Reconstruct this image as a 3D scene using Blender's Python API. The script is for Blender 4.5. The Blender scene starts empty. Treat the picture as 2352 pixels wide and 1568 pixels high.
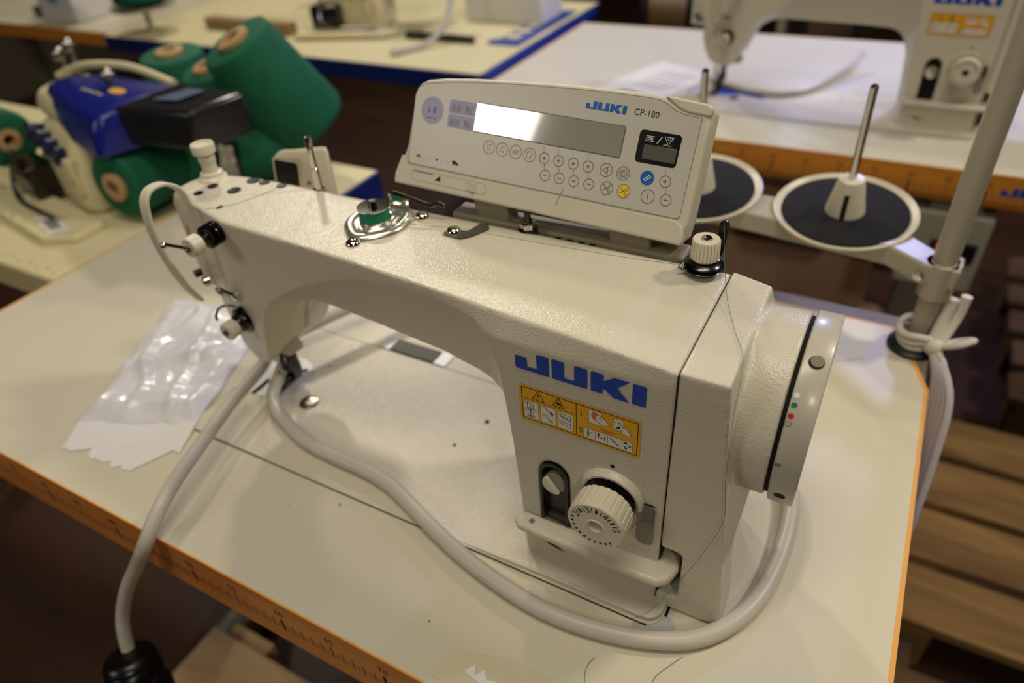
import bpy, bmesh, math, random
from mathutils import Vector, Matrix, Euler
random.seed(7)
S = 0.001            # everything below is written in millimetres
Z0 = 0.78            # table top height above the floor (metres)
SC = bpy.context.scene
COL = SC.collection
sin, cos, pi = math.sin, math.cos, math.pi

# ------------------------------------------------------------------ materials
def lin(c):
    return tuple(((v/255.0)/12.92 if v <= 10 else (((v/255.0)+0.055)/1.055)**2.4) for v in c)
MATS = {}
def mat(name, rgb, rough=0.5, metal=0.0, bump=0.0, scale=200.0, var=0.0, varscale=4.0, coat=0.0, trans=0.0, ior=1.45,
        emit=0.0, spec=0.5, sub=0.0, bdist=0.001, detail=2.0, kind='noise'):
    if name in MATS: return MATS[name]
    m = bpy.data.materials.new(name); m.use_nodes = True
    nt = m.node_tree; b = nt.nodes['Principled BSDF']
    c = lin(rgb)+(1,)
    b.inputs['Base Color'].default_value = c
    b.inputs['Roughness'].default_value = rough
    b.inputs['Metallic'].default_value = metal
    b.inputs['IOR'].default_value = ior
    b.inputs['Specular IOR Level'].default_value = spec
    b.inputs['Coat Weight'].default_value = coat
    b.inputs['Coat Roughness'].default_value = 0.12
    b.inputs['Transmission Weight'].default_value = trans
    if emit:
        b.inputs['Emission Color'].default_value = c; b.inputs['Emission Strength'].default_value = emit
    if bump or var:
        tc = nt.nodes.new('ShaderNodeTexCoord')
    if bump:
        if kind == 'noise':
            n = nt.nodes.new('ShaderNodeTexNoise'); n.inputs['Detail'].default_value = detail; out = n.outputs['Fac']
        else:
            n = nt.nodes.new('ShaderNodeTexVoronoi'); out = n.outputs['Distance']
        n.inputs['Scale'].default_value = scale
        nt.links.new(tc.outputs['Object'], n.inputs['Vector'])
        bp = nt.nodes.new('ShaderNodeBump'); bp.inputs['Strength'].default_value = bump; bp.inputs['Distance'].default_value = bdist
        nt.links.new(out, bp.inputs['Height']); nt.links.new(bp.outputs['Normal'], b.inputs['Normal'])
    if var:
        n2 = nt.nodes.new('ShaderNodeTexNoise'); n2.inputs['Scale'].default_value = varscale; n2.inputs['Detail'].default_value = 4
        nt.links.new(tc.outputs['Object'], n2.inputs['Vector'])
        mx = nt.nodes.new('ShaderNodeMix'); mx.data_type = 'RGBA'
        mx.inputs[6].default_value = tuple(v*(1-var) for v in c[:3])+(1,)
        mx.inputs[7].default_value = tuple(min(1, v*(1+var*0.6)) for v in c[:3])+(1,)
        nt.links.new(n2.outputs['Fac'], mx.inputs[0]); nt.links.new(mx.outputs[2], b.inputs['Base Color'])
    MATS[name] = m
    return m

def wood(name, dark, light, scale=(1.2, 30, 30), rough=0.55, bump=0.1):
    if name in MATS: return MATS[name]
    m = bpy.data.materials.new(name); m.use_nodes = True
    nt = m.node_tree; b = nt.nodes['Principled BSDF']; b.inputs['Roughness'].default_value = rough
    tc = nt.nodes.new('ShaderNodeTexCoord'); mp = nt.nodes.new('ShaderNodeMapping'); mp.inputs['Scale'].default_value = scale
    n = nt.nodes.new('ShaderNodeTexNoise'); n.inputs['Scale'].default_value = 1.0; n.inputs['Detail'].default_value = 6; n.inputs['Distortion'].default_value = 0.8
    cr = nt.nodes.new('ShaderNodeValToRGB')
    cr.color_ramp.elements[0].position = 0.3; cr.color_ramp.elements[0].color = lin(dark)+(1,)
    cr.color_ramp.elements[1].position = 0.7; cr.color_ramp.elements[1].color = lin(light)+(1,)
    nt.links.new(tc.outputs['Object'], mp.inputs['Vector']); nt.links.new(mp.outputs['Vector'], n.inputs['Vector'])
    nt.links.new(n.outputs['Fac'], cr.inputs['Fac']); nt.links.new(cr.outputs['Color'], b.inputs['Base Color'])
    bp = nt.nodes.new('ShaderNodeBump'); bp.inputs['Strength'].default_value = bump; bp.inputs['Distance'].default_value = 0.002
    nt.links.new(n.outputs['Fac'], bp.inputs['Height']); nt.links.new(bp.outputs['Normal'], b.inputs['Normal'])
    MATS[name] = m
    return m

CREAM = (204, 197, 176)
M_PAINT = mat('textured_cream_paint', CREAM, rough=0.3, bump=0.62, scale=820, bdist=0.0005, detail=0.6, coat=0.0)
M_BED = mat('bed_cream_paint', CREAM, rough=0.32, bump=0.7, scale=800, bdist=0.0005, detail=.6)
M_PLASTIC = mat('cream_plastic', (208, 199, 173), rough=0.36)
M_PANEL = mat('panel_plastic', (205, 198, 176), rough=0.42, bump=0.06, scale=900, bdist=0.0002)
M_SHEET = mat('panel_membrane', (196, 192, 178), rough=0.3)
M_IVORY = mat('ivory_plastic', (214, 206, 182), rough=0.35)
M_GREYP = mat('handwheel_grey', (184, 178, 160), rough=0.32, coat=0.2)
M_LAM = mat('table_laminate', (204, 197, 174), rough=0.42, var=0.035, varscale=9)
M_LAM2 = mat('pale_laminate', (206, 202, 188), rough=0.45, var=0.03, varscale=7)
M_CHROME = mat('chrome', (215, 212, 205), rough=0.08, metal=1.0)
M_STEEL = mat('brushed_steel', (165, 160, 150), rough=0.28, metal=1.0)
M_SATIN = mat('satin_plate', (205, 203, 205), rough=0.45, metal=0.35)
M_DSTEEL = mat('dark_steel', (70, 68, 66), rough=0.2, metal=1.0)
M_BLACK = mat('black_plastic', (14, 14, 15), rough=0.25)
M_DARK = mat('black_recess', (6, 6, 6), rough=0.8)
M_FOAM = mat('black_foam', (20, 20, 21), rough=0.95, bump=0.8, scale=700, bdist=0.0006)
M_BLUE = mat('logo_blue', (16, 66, 168), rough=0.4)
M_PBLUE = mat('panel_blue', (20, 92, 176), rough=0.4)
M_YEL = mat('label_yellow', (226, 168, 28), rough=0.4)
M_BYEL = mat('button_yellow', (232, 200, 40), rough=0.4)
M_INK = mat('black_ink', (18, 17, 16), rough=0.5)
M_INKG = mat('grey_ink', (105, 102, 96), rough=0.5)
M_INKL = mat('light_grey_ink', (140, 136, 126), rough=0.5)
M_WHITE = mat('white_ink', (226, 222, 210), rough=0.5)
M_RED = mat('red_ink', (205, 30, 28), rough=0.4)
M_ORANGE = mat('orange_ink', (222, 104, 22), rough=0.4)
M_GREENI = mat('green_ink', (14, 120, 84), rough=0.4)
M_NAVY = mat('navy_ink', (26, 26, 66), rough=0.6)
M_LILAC = mat('lilac_film', (150, 148, 176), rough=0.35)
M_LCD = mat('display_glass', (158, 154, 140), rough=0.04, spec=1.0, ior=1.7, coat=1.0)
M_LCD2 = mat('counter_glass', (92, 96, 84), rough=0.08, spec=0.6)
M_THREAD = mat('green_thread', (0, 118, 84), rough=0.75, bump=0.5, scale=900, bdist=0.0005)
M_CONE = mat('green_cone_yarn', (2, 92, 62), rough=0.8, bump=0.7, scale=420, bdist=0.001, var=0.25, varscale=30)
M_CARD = mat('cardboard_tube', (178, 144, 100), rough=0.8)
M_HOSE = mat('pale_grey_hose', (192, 186, 172), rough=0.38, var=0.10, varscale=22)
M_BAG = mat('white_plastic_bag', (222, 220, 222), rough=0.34, bump=0.35, scale=30, bdist=0.003, coat=0.3)
M_PAPER = mat('white_paper', (222, 219, 214), rough=0.8)
M_GUARD = mat('clear_acrylic', (240, 236, 225), rough=0.06, trans=1.0, ior=1.3)
M_EDGE = wood('beech_edge_strip', (192, 120, 54), (220, 148, 76), scale=(3, 60, 60), rough=0.45)
M_EDGE2 = wood('orange_edge_strip', (202, 128, 38), (226, 150, 56), scale=(3, 60, 60), rough=0.5)
M_BAND = mat('orange_edge_band', (222, 160, 78), rough=0.5)
M_BEDGE = mat('blue_table_edge', (16, 34, 98), rough=0.45)
M_PALLET = wood('pallet_pine', (98, 70, 38), (158, 122, 74), scale=(2.5, 16, 16), rough=0.8, bump=0.4)
M_PALLET_SHADE = wood('shaded_pallet_pine', (58, 40, 24), (96, 70, 42), scale=(2.5, 16, 16), rough=0.85, bump=0.4)  # pallet pine with the shade put into its colour
M_FLOOR = wood('floorboards', (44, 24, 12), (70, 42, 22), scale=(1.5, 9, 9), rough=0.55, bump=0.2)
M_WALL = mat('dark_plaster', (96, 84, 66), rough=0.9, bump=0.2, scale=20, bdist=0.01, var=0.2, varscale=2)
M_CEIL = mat('ceiling_plaster', (120, 110, 92), rough=0.9, var=0.1)
M_STAND = mat('grey_stand_paint', (142, 140, 128), rough=0.45)
M_POLE = mat('pale_stand_pole', (172, 164, 144), rough=0.35)
M_HOOD = mat('overlock_blue_hood', (18, 30, 118), rough=0.28)
M_OBLK = mat('overlock_smoked_cover', (30, 30, 32), rough=0.22)
M_KNOB = mat('dark_blue_knob', (16, 24, 62), rough=0.4)
M_RUBBER = mat('black_rubber', (6, 6, 7), rough=0.3)
M_ROPE = mat('white_cotton_cord', (214, 208, 194), rough=0.9, bump=0.6, scale=600, bdist=0.001)
M_GLASSC = mat('grey_disc_film', (176, 176, 178), rough=0.5)
M_TAPE = mat('yellowed_tape', (204, 194, 164), rough=0.35, bump=0.3, scale=120, bdist=0.001)
M_BOX = mat('control_box_grey', (160, 158, 140), rough=0.5)
M_BRASS = mat('brown_resin', (140, 90, 36), rough=0.4)

# ------------------------------------------------------------------ mesh building
class G:
    def __init__(s): s.bm = bmesh.new(); s.mats = []; s.cur = 0
    def use(s, m):
        if m not in s.mats: s.mats.append(m)
        s.cur = s.mats.index(m); return s
    def v(s, p): return s.bm.verts.new((p[0]*S, p[1]*S, p[2]*S))
    def f(s, vs):
        try:
            f = s.bm.faces.new(vs); f.material_index = s.cur; return f
        except ValueError: return None
    def box(s, x0, x1, y0, y1, z0, z1):
        v = [s.v((x, y, z)) for x in (x0, x1) for y in (y0, y1) for z in (z0, z1)]
        for q in ((0,1,3,2),(4,6,7,5),(0,4,5,1),(2,3,7,6),(0,2,6,4),(1,5,7,3)): s.f([v[i] for i in q])
        return s
    def rings(s, rs, cap=True, close=True):
        R = [[s.v(p) for p in r] for r in rs]
        n = len(R[0])
        for a, b in zip(R[:-1], R[1:]):
            for i in range(n if close else n-1):
                j = (i+1) % n
                s.f([a[i], a[j], b[j], b[i]])
        if cap:
            s.f(list(reversed(R[0]))); s.f(R[-1])
        return s
    def lathe(s, o, axis, prof, n=32, cap=True, grooves=0, gd=0.0):
        # prof: (distance along axis, radius)
        a = Vector(axis).normalized(); o = Vector(o)
        t = Vector((0, 0, 1)) if abs(a.z) < 0.9 else Vector((1, 0, 0))
        u = a.cross(t).normalized(); w = a.cross(u)
        rs = []
        for h, r in prof:
            ring = []
            for i in range(n):
                th = 2*pi*i/n; rr = r
                if grooves and r > 0.01:
                    ph = (i*grooves/n) % 1.0
                    if ph < 0.22: rr = r-gd
                ring.append(o+a*h+(u*cos(th)+w*sin(th))*max(rr, 0.001))
            rs.append(ring)
        return s.rings(rs, cap)
    def cyl(s, p0, p1, r0, r1=None, n=20):
        p0 = Vector(p0); p1 = Vector(p1)
        return s.lathe(p0, p1-p0, [(0, r0), ((p1-p0).length, r0 if r1 is None else r1)], n)
    def prism(s, pts, fa, fb):
        return s.rings([[fa(p) for p in pts], [fb(p) for p in pts]])
    def tube(s, pts, r, n=10, res=1):
        P = [Vector(p) for p in pts]
        if res > 1: P = catmull(P, res)
        t0 = (P[1]-P[0]).normalized()
        u = t0.cross(Vector((0, 0, 1)))
        if u.length < 0.1: u = t0.cross(Vector((1, 0, 0)))
        u.normalize(); rs = []
        for i, p in enumerate(P):
            t = (P[min(i+1, len(P)-1)]-P[max(i-1, 0)]).normalized()
            u = (u-t*u.dot(t)).normalized(); w = t.cross(u)
            rr = r[min(int(i*len(r)/len(P)), len(r)-1)] if isinstance(r, list) else r
            rs.append([p+(u*cos(2*pi*k/n)+w*sin(2*pi*k/n))*rr for k in range(n)])
        return s.rings(rs)
    def sphere(s, c, r, n=16, sz=1.0, half=False):
        c = Vector(c); k = n//2
        rs = []
        a0 = 0.0 if half else -pi/2
        for i in range(k+1):
            a = a0+(pi/2-a0)*i/k
            rs.append([c+Vector((r*max(cos(a), 0.001)*cos(2*pi*j/n), r*max(cos(a), 0.001)*sin(2*pi*j/n), r*sin(a)*sz)) for j in range(n)])
        return s.rings(rs)
    def ribbon(s, pts, w, t, side):
        # flat strip: width w along side vector, thickness t
        P = catmull([Vector(p) for p in pts], 4); sd = Vector(side).normalized(); rs = []
        for i, p in enumerate(P):
            tg = (P[min(i+1, len(P)-1)]-P[max(i-1, 0)]).normalized(); nn = tg.cross(sd).normalized()
            rs.append([p+sd*w/2+nn*t/2, p-sd*w/2+nn*t/2, p-sd*w/2-nn*t/2, p+sd*w/2-nn*t/2])
        return s.rings(rs)
    def mesh(s, name='m', smooth=True, ang=35):
        bmesh.ops.recalc_face_normals(s.bm, faces=s.bm.faces)
        me = bpy.data.meshes.new(name); s.bm.to_mesh(me); s.bm.free()
        for m in s.mats: me.materials.append(m)
        if smooth:
            me.polygons.foreach_set('use_smooth', [True]*len(me.polygons))
            me.set_sharp_from_angle(angle=math.radians(ang))
        return me
    def obj(s, name, m=None, parent=None, bevel=0, seg=3, smooth=True, label=None, ang=35, bang=30):
        me = s.mesh(name, smooth, ang)
        if m is not None:
            me.materials.clear(); me.materials.append(m)
        return link(name, me, parent, bevel, seg, label, bang)

def link(name, me, parent=None, bevel=0, seg=3, label=None, bang=30):
    o = bpy.data.objects.new(name, me); COL.objects.link(o)
    if parent: o.parent = parent
    if bevel:
        b = o.modifiers.new('bevel', 'BEVEL'); b.width = bevel*S; b.segments = seg; b.limit_method = 'ANGLE'
        b.angle_limit = math.radians(bang); b.harden_normals = False
    if label: o['label'] = label
    return o

def catmull(P, res):
    out = []
    n = len(P)
    for i in range(n-1):
        p0, p1, p2, p3 = P[max(i-1, 0)], P[i], P[i+1], P[min(i+2, n-1)]
        for k in range(res):
            t = k/res
            out.append(0.5*((2*p1)+(p2-p0)*t+(2*p0-5*p1+4*p2-p3)*t*t+(3*p1-p0-3*p2+p3)*t*t*t))
    out.append(P[-1]); return out

def thing(name, label, cat, loc=(0, 0, 0), rz=0, group=None):
    o = bpy.data.objects.new(name, None); COL.objects.link(o); o.empty_display_size = 0.02
    o.location = (loc[0]*S, loc[1]*S, loc[2]*S+Z0); o.rotation_euler = (0, 0, rz)
    return tag(o, label, cat, group)
def tag(o, label, cat, group=None, kind=None):
    o['label'] = label; o['category'] = cat
    if group: o['group'] = group
    if kind: o['kind'] = kind
    return o
def top(g, name, m, label, cat, group=None, **k):      # a thing that is one mesh
    o = g.obj(name, m, None, **k); o.location = (0, 0, Z0); return tag(o, label, cat, group)
def struct(name, g, m, label=None):
    o = g.obj(name, m, None, smooth=False); o['kind'] = 'structure'; o['label'] = label or name; return o

def evaluated(me_list, ops, voxel=None, smooth_it=0):
    """solid modelling: base mesh, list of (operation, mesh); optional voxel rounding"""
    base = bpy.data.objects.new('t', me_list); COL.objects.link(base); tmp = [base]
    for op, me in ops:
        c = bpy.data.objects.new('c', me); COL.objects.link(c); tmp.append(c)
        m = base.modifiers.new('b', 'BOOLEAN'); m.operation = op; m.object = c; m.solver = 'EXACT'
    if voxel:
        r = base.modifiers.new('r', 'REMESH'); r.mode = 'VOXEL'; r.voxel_size = voxel*S; r.use_smooth_shade = True
    if smooth_it:
        q = base.modifiers.new('s', 'SMOOTH'); q.factor = 0.5; q.iterations = smooth_it
    bpy.context.view_layer.update()
    dg = bpy.context.evaluated_depsgraph_get()
    me = bpy.data.meshes.new_from_object(base.evaluated_get(dg))
    for o in tmp: bpy.data.objects.remove(o)
    me.polygons.foreach_set('use_smooth', [True]*len(me.polygons))
    return me

def text_mesh(s, size, font_shear=0.0):
    """returns flat polygons (list of 2D vertex loops as triangles) for a string, centred at 0"""
    cu = bpy.data.curves.new('txt', 'FONT'); cu.body = s; cu.size = size; cu.align_x = 'CENTER'; cu.align_y = 'CENTER'
    cu.resolution_u = 3; cu.shear = font_shear
    o = bpy.data.objects.new('txt', cu); COL.objects.link(o)
    bpy.context.view_layer.update()
    dg = bpy.context.evaluated_depsgraph_get()
    me = bpy.data.meshes.new_from_object(o.evaluated_get(dg))
    polys = [[tuple(me.vertices[i].co[:2]) for i in p.vertices] for p in me.polygons]
    bpy.data.objects.remove(o); bpy.data.curves.remove(cu); bpy.data.meshes.remove(me)
    return polys

class Print:
    """thin printed layer: 2D shapes in millimetres mapped onto a surface"""
    def __init__(s, fn): s.g = G(); s.fn = fn; s.lift = 0.0
    def use(s, m, lift=None):
        s.g.use(m)
        if lift is not None: s.lift = lift
        return s
    def poly(s, pts, sub=None):
        if sub:
            q = []
            for i, a in enumerate(pts):
                b = pts[(i+1) % len(pts)]
                for k in range(sub): q.append((a[0]+(b[0]-a[0])*k/sub, a[1]+(b[1]-a[1])*k/sub))
            pts = q
        s.g.f([s.g.v(s.fn(x, y, s.lift)) for x, y in pts]); return s
    def rect(s, x0, x1, y0, y1, r=0):
        if r <= 0: return s.poly([(x0, y0), (x1, y0), (x1, y1), (x0, y1)])
        pts = []
        for cx, cy, a in ((x1-r, y0+r, -90), (x1-r, y1-r, 0), (x0+r, y1-r, 90), (x0+r, y0+r, 180)):
            for k in range(6):
                th = math.radians(a+18*k); pts.append((cx+r*cos(th), cy+r*sin(th)))
        return s.poly(pts)
    def disc(s, x, y, r, ry=None, n=28):
        return s.poly([(x+r*cos(2*pi*i/n), y+(ry or r)*sin(2*pi*i/n)) for i in range(n)])
    def ring(s, x, y, r, w, n=32):
        A = [s.g.v(s.fn(x+r*cos(2*pi*i/n), y+r*sin(2*pi*i/n), s.lift)) for i in range(n)]
        B = [s.g.v(s.fn(x+(r-w)*cos(2*pi*i/n), y+(r-w)*sin(2*pi*i/n), s.lift)) for i in range(n)]
        for i in range(n):
            j = (i+1) % n; s.g.f([A[i], A[j], B[j], B[i]])
        return s
    def line(s, x0, y0, x1, y1, w):
        d = Vector((x1-x0, y1-y0)); L = d.length or 1; nx, ny = -d.y/L*w/2, d.x/L*w/2
        return s.poly([(x0+nx, y0+ny), (x0-nx, y0-ny), (x1-nx, y1-ny), (x1+nx, y1+ny)])
    def path(s, pts, w):
        for a, b in zip(pts[:-1], pts[1:]): s.line(a[0], a[1], b[0], b[1], w)
        return s
    def frame(s, x0, x1, y0, y1, w):
        s.line(x0, y0+w/2, x1, y0+w/2, w); s.line(x0, y1-w/2, x1, y1-w/2, w)
        s.line(x0+w/2, y0, x0+w/2, y1, w); s.line(x1-w/2, y0, x1-w/2, y1, w); return s
    def text(s, t, x, y, size, rot=0, sx=1.0):
        c, q = cos(rot), sin(rot)
        for P in text_mesh(t, size):
            s.poly([(x+(a*sx)*c-b*q, y+(a*sx)*q+b*c) for a, b in P])
        return s
    def obj(s, name, parent=None, label=None):
        me = bpy.data.meshes.new(name); s.g.bm.to_mesh(me); s.g.bm.free()
        for m in s.g.mats: me.materials.append(m)
        return link(name, me, parent, label=label)

def interp(x, X, Y):
    if x <= X[0]: return Y[0]
    for a, b, c, d in zip(X[:-1], X[1:], Y[:-1], Y[1:]):
        if x <= b: return c+(d-c)*(x-a)/(b-a)
    return Y[-1]
TX = [20, 40, 60, 89, 136, 182, 225, 302, 356, 400, 436, 468, 520]
TY = [72, 65, 59, 51, 48.5, 45.4, 41.5, 33, 26.2, 23.6, 21.6, 19.4, 19.4]
TZ = [217, 217, 217, 217, 217, 217.6, 218.6, 220.6, 221.6, 220.6, 218.8, 217, 217]
BX = [20, 40, 60, 89, 136, 182, 225, 302, 335, 358, 400, 468, 520]
BY = [72, 65, 59, 51, 48.5, 45.4, 41.5, 32, 25, 20.0, 19.2, 18, 19]
def yface(x, z):
    t = min(max((z-206)/(interp(x, TX, TZ)-206), 0), 1); return interp(x, BX, BY)*(1-t)+interp(x, TX, TY)*t
def on_face(x, z, h): return (x, yface(x, z)-0.42-h, z)

JUKI = [
 [(0, 9.5), (.6, 10), (7.6, 10), (8.2, 9.4), (8.2, 3.2), (15, 3.2), (15, 14.2), (15.7, 15), (22.6, 15), (23.2, 14.3), (23.2, 0), (1, 0), (0, 1)],
 [(25.2, 14.4), (25.8, 15), (32.8, 15), (33.4, 14.3), (33.4, 3.2), (40, 3.2), (40, 14.4), (40.6, 15), (47.8, 15), (48.4, 14.3), (48.4, .7), (47.7, 0), (26, 0), (25.2, 1)],
 [(50.6, 14.4), (51.2, 15), (58.0, 15), (58.6, 14.4), (58.6, 10.2), (65.4, 15), (74.6, 15), (67, 7.8), (74.8, -.6), (65.4, -.6), (58.2, 4.8), (58.2, .6), (57.6, 0), (51.2, 0), (50.6, .8)],
 [(76.4, 14.3), (77, 15), (84, 15), (84.6, 14.3), (84.6, .2), (83.9, -.4), (76.9, -.4), (76.2, .4)]]
def juki(P, x, y, k=1.0):
    for L in JUKI: P.poly([(x+a*k, y+b*k) for a, b in L])

def screw_dome(g, x, y, z, r=6, h=3.5):
    g.lathe((x, y, z), (0, 0, 1), [(0, r), (h*0.35, r), (h*0.75, r*0.8), (h, r*0.4), (h*1.02, 0.01)], 24)

# ================================================================== SEWING MACHINE
def build_machine():
    root = thing('sewing_machine', 'cream industrial lockstitch sewing machine in the foreground with a green bobbin and control panel', 'sewing machine')
    # ---- bed
    g = G()
    pts = [(1, 0)]
    pts = [(0, 2), (2, 0), (466, 0)]
    for k in range(7):
        a = -90+15*k; pts.append((466+13*cos(math.radians(a)), 13+13*sin(math.radians(a))))
    pts += [(479, 176), (477, 178), (2, 178), (0, 176)]
    g.rings([[(x, y, .1) for x, y in pts], [(x, y, 1.6) for x, y in pts]])
    g.obj('bed', M_BED, root, bevel=1.0)
    # raised right end of the casting on which the pillar stands
    g = G()
    pts = [(300, 10)]
    P0 = []; P1 = []
    for x in range(300, 467, 8):
        P0.append((x, 1.2))
    for k in range(7):
        a = -90+15*k; P0.append((466+12*cos(math.radians(a)), 13.2+12*sin(math.radians(a))))
    P0 += [(478, 176), (300, 176)]
    hz = lambda x: 1.7+5.5*min(max((x-300)/110.0, 0), 1)**2*(3-2*min(max((x-300)/110.0, 0), 1))
    g.rings([[(x, y, 0) for x, y in P0], [(x, y, hz(x)) for x, y in P0]])
    g.obj('bed_rise', M_BED, root, bevel=2.5, seg=4)
    # gap around the bed in the table: black strips painted in for its shade
    g = G(); g.use(M_DARK)
    for (x0, x1, y0, y1) in ((-1.0, 470, -.9, 0.4), (-1.6, 0.4, -1.4, 179.4), (-1.6, 481, 177.8, 179.6), (478.6, 481, 12, 179.4)):
        g.box(x0, x1, y0, y1, .05, 0.4)
    g.obj('bed_gap_shade', M_DARK, root)
    # ---- body casting
    g = G()
    xs = [21.2, 30, 40, 50, 60, 75, 89, 110, 136, 160, 182, 205, 225, 260, 302, 325, 340, 350, 358, 375, 400, 420, 436, 452, 468.9]
    back = [(468.9, 134), (300, 133.5), (150, 132.5), (70, 132), (40, 130), (21.2, 126)]
    def yb_(x): return interp(x, [p[0] for p in reversed(back)], [p[1] for p in reversed(back)])
    def ring(z, dback=0):
        fz = lambda x: z if z < 206 else 206+(z-206)/11.0*(interp(x, TX, TZ)-206)
        return [(x, yface(x, fz(x)), fz(x)) for x in xs]+[(x, yb_(x)-dback, z) for x in reversed(xs)]
    g.rings([ring(0), ring(190), ring(206), ring(211), ring(214, 3), ring(217, 9)], cap=False)
    for z in (0, 217):
        rg = ring(z, 9 if z else 0); n_ = len(xs); V = [g.v(p) for p in rg]
        for i in range(n_-1): g.f([V[i], V[i+1], V[2*n_-2-i], V[2*n_-1-i]])
    bmesh.ops.remove_doubles(g.bm, verts=g.bm.verts, dist=1e-7)
    body = g.mesh('body')
    O = [(366, -20), (364, 60), (361, 120), (357, 165), (352, 190), (345, 204), (336, 210), (318, 212), (299, 212), (278, 211), (257, 209),
         (232, 204), (208, 196), (190, 189), (175, 182), (155, 172), (137, 161), (118, 147), (106, 134), (99, 118), (94, 98), (88, 76), (80, 66), (60, 62), (40, 66), (28, 82), (20, 108), (10, 122), (-30, 126), (-30, -20)]
    I = [(356, -20), (353, 60), (349, 108), (344, 124), (338, 134), (330, 140), (318, 143), (300, 143), (285, 143), (262, 143), (240, 143),
         (215, 143), (190, 143), (175, 143), (160, 143), (146, 142), (134, 139), (122, 132), (112, 122), (104, 108), (98, 94), (90, 78), (80, 66), (60, 62), (42, 66), (30, 82), (22, 108), (10, 122), (-30, 126), (-30, -20)]
    g = G()
    def yo(x): return interp(x, TX, TY)
    rs = [[(x, -40, z) for x, z in O], [(x, min(yface(max(x, 21), max(z, 0)), 75)+1.0, z) for x, z in O]]
    for k in (0.25, 0.5, 0.75, 1.0):
        e = k**0.8
        rs.append([(a[0]+(b[0]-a[0])*e, min(yface(max(a[0], 21), 100), 75)+1+26*k, a[1]+(b[1]-a[1])*k) for a, b in zip(O, I)])
    rs.append([(x, 220, z) for x, z in I])
    g.rings(rs)
    bmesh.ops.triangulate(g.bm, faces=g.bm.faces)
    cutter = g.mesh('cut')
    # recesses: oval slot on the pillar
    g = G(); sl = [(392+10.8*cos(math.radians(a)), 99.5+12*sin(math.radians(a))) for a in range(0, 181, 15)]+[(402.5-21.6, 40), (402.8, 40)]
    g.prism(sl, lambda p: (p[0], 5, p[1]), lambda p: (p[0], 27, p[1])); slot = g.mesh('c')
    g = G(); g.lathe((434.6, 0, 103), (0, 1, 0), [(0, 18), (28, 18)], 40); dialhole = g.mesh('c')
    me = evaluated(body, [('DIFFERENCE', cutter), ('DIFFERENCE', slot), ('DIFFERENCE', dialhole)], voxel=1.35, smooth_it=5)
    me.materials.clear(); me.materials.append(M_PAINT)
    link('arm_and_pillar', me, root)
    # ---- face plate at the needle end
    g = G()
    fp = [(-5, 80), (-2, 76), (6, 74), (19.6, 72.6), (19.6, 125), (8, 122), (-3, 114), (-5, 106)]
    g.rings([[(x, y, 124) for x, y in fp], [(x, y, 205) for x, y in fp], [(x+1.5*(x < 0), y+(2 if y < 90 else -3), 212) for x, y in fp], [(x+4*(x < 10), y+(6 if y < 90 else -8), 216) for x, y in fp]])
    g.obj('face_plate', M_PAINT, root, bevel=2.5, seg=4)
    # ---- side cover with motor collar
    g = G()
    top_ = [(469.4, 19.5), (496.9, 19.5), (497.2, 126), (469.4, 134)]
    bot = [(469.4, 18.0), (516, 19.5), (515, 130), (469.4, 134)]
    top2 = [(469.4, 19.8), (496.9, 19.8), (496, 122), (469.4, 130)]
    g.rings([[(x, y, 2.2) for x, y in bot], [(a[0]+(b[0]-a[0])*.93, a[1]+(b[1]-a[1])*.93, 205) for a, b in zip(bot, top_)], [(x, y, 217.5) for x, y in top2]])
    cov = g.mesh('c')
    g = G()
    def rr(x0, x1, z0, z1, r):
        p = []
        for cx, cz, a in ((x1-r, z0+r, -90), (x1-r, z1-r, 0), (x0+r, z1-r, 90), (x0+r, z0+r, 180)):
            for k in range(5): p.append((cx+r*cos(math.radians(a+22.5*k)), cz+r*sin(math.radians(a+22.5*k))))
        return p
    g.prism(rr(440, 484.5, 15.5, 67, 5), lambda p: (p[0], -5, p[1]), lambda p: (p[0], 48, p[1])); notch = g.mesh('c')
    g = G(); g.lathe((488, 86, 160), (1, 0, 0), [(0, 55), (18, 57.5), (34.4, 58)], 72); coll = g.mesh('c')
    g = G(); g.box(495, 530, 50, 150, -5, 62); low = g.mesh('c')
    me = evaluated(cov, [('DIFFERENCE', notch), ('DIFFERENCE', low), ('UNION', coll)], voxel=1.2, smooth_it=12)
    me.materials.clear(); me.materials.append(M_PAINT)
    link('side_cover', me, root)
    g = G(); g.box(468.9, 469.5, 20.5, 130, 4, 215); g.obj('cover_seam', M_DARK, root)
    # ---- motor gap, its shade put in as a black core, and handwheel
    g = G(); g.lathe((520, 86, 160), (1, 0, 0), [(0, 55.5), (7, 55.5)], 64); g.obj('motor_gap_shade', M_DARK, root)
    g = G(); g.lathe((525, 86, 160), (1, 0, 0), [(0, 56), (0, 59), (0.8, 59.8), (13.6, 59.8), (14.6, 59), (14.6, 46), (11, 42), (11, 16), (14, 14), (14, .01)], 96)
    hw = g.obj('handwheel', M_GREYP, root, ang=40)
    def on_rim(x, th, h):
        a = math.radians(th); r = 60.05+h
        return (x, 86+r*cos(a), 160+r*sin(a))
    def rimfn(cx, cth):
        return lambda u, v, h: on_rim(cx+u, cth-math.degrees(v/60.0), h)
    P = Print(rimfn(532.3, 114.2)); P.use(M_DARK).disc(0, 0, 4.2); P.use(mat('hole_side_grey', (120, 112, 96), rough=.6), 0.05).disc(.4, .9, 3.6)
    P.obj('rim_hole', hw)
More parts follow.
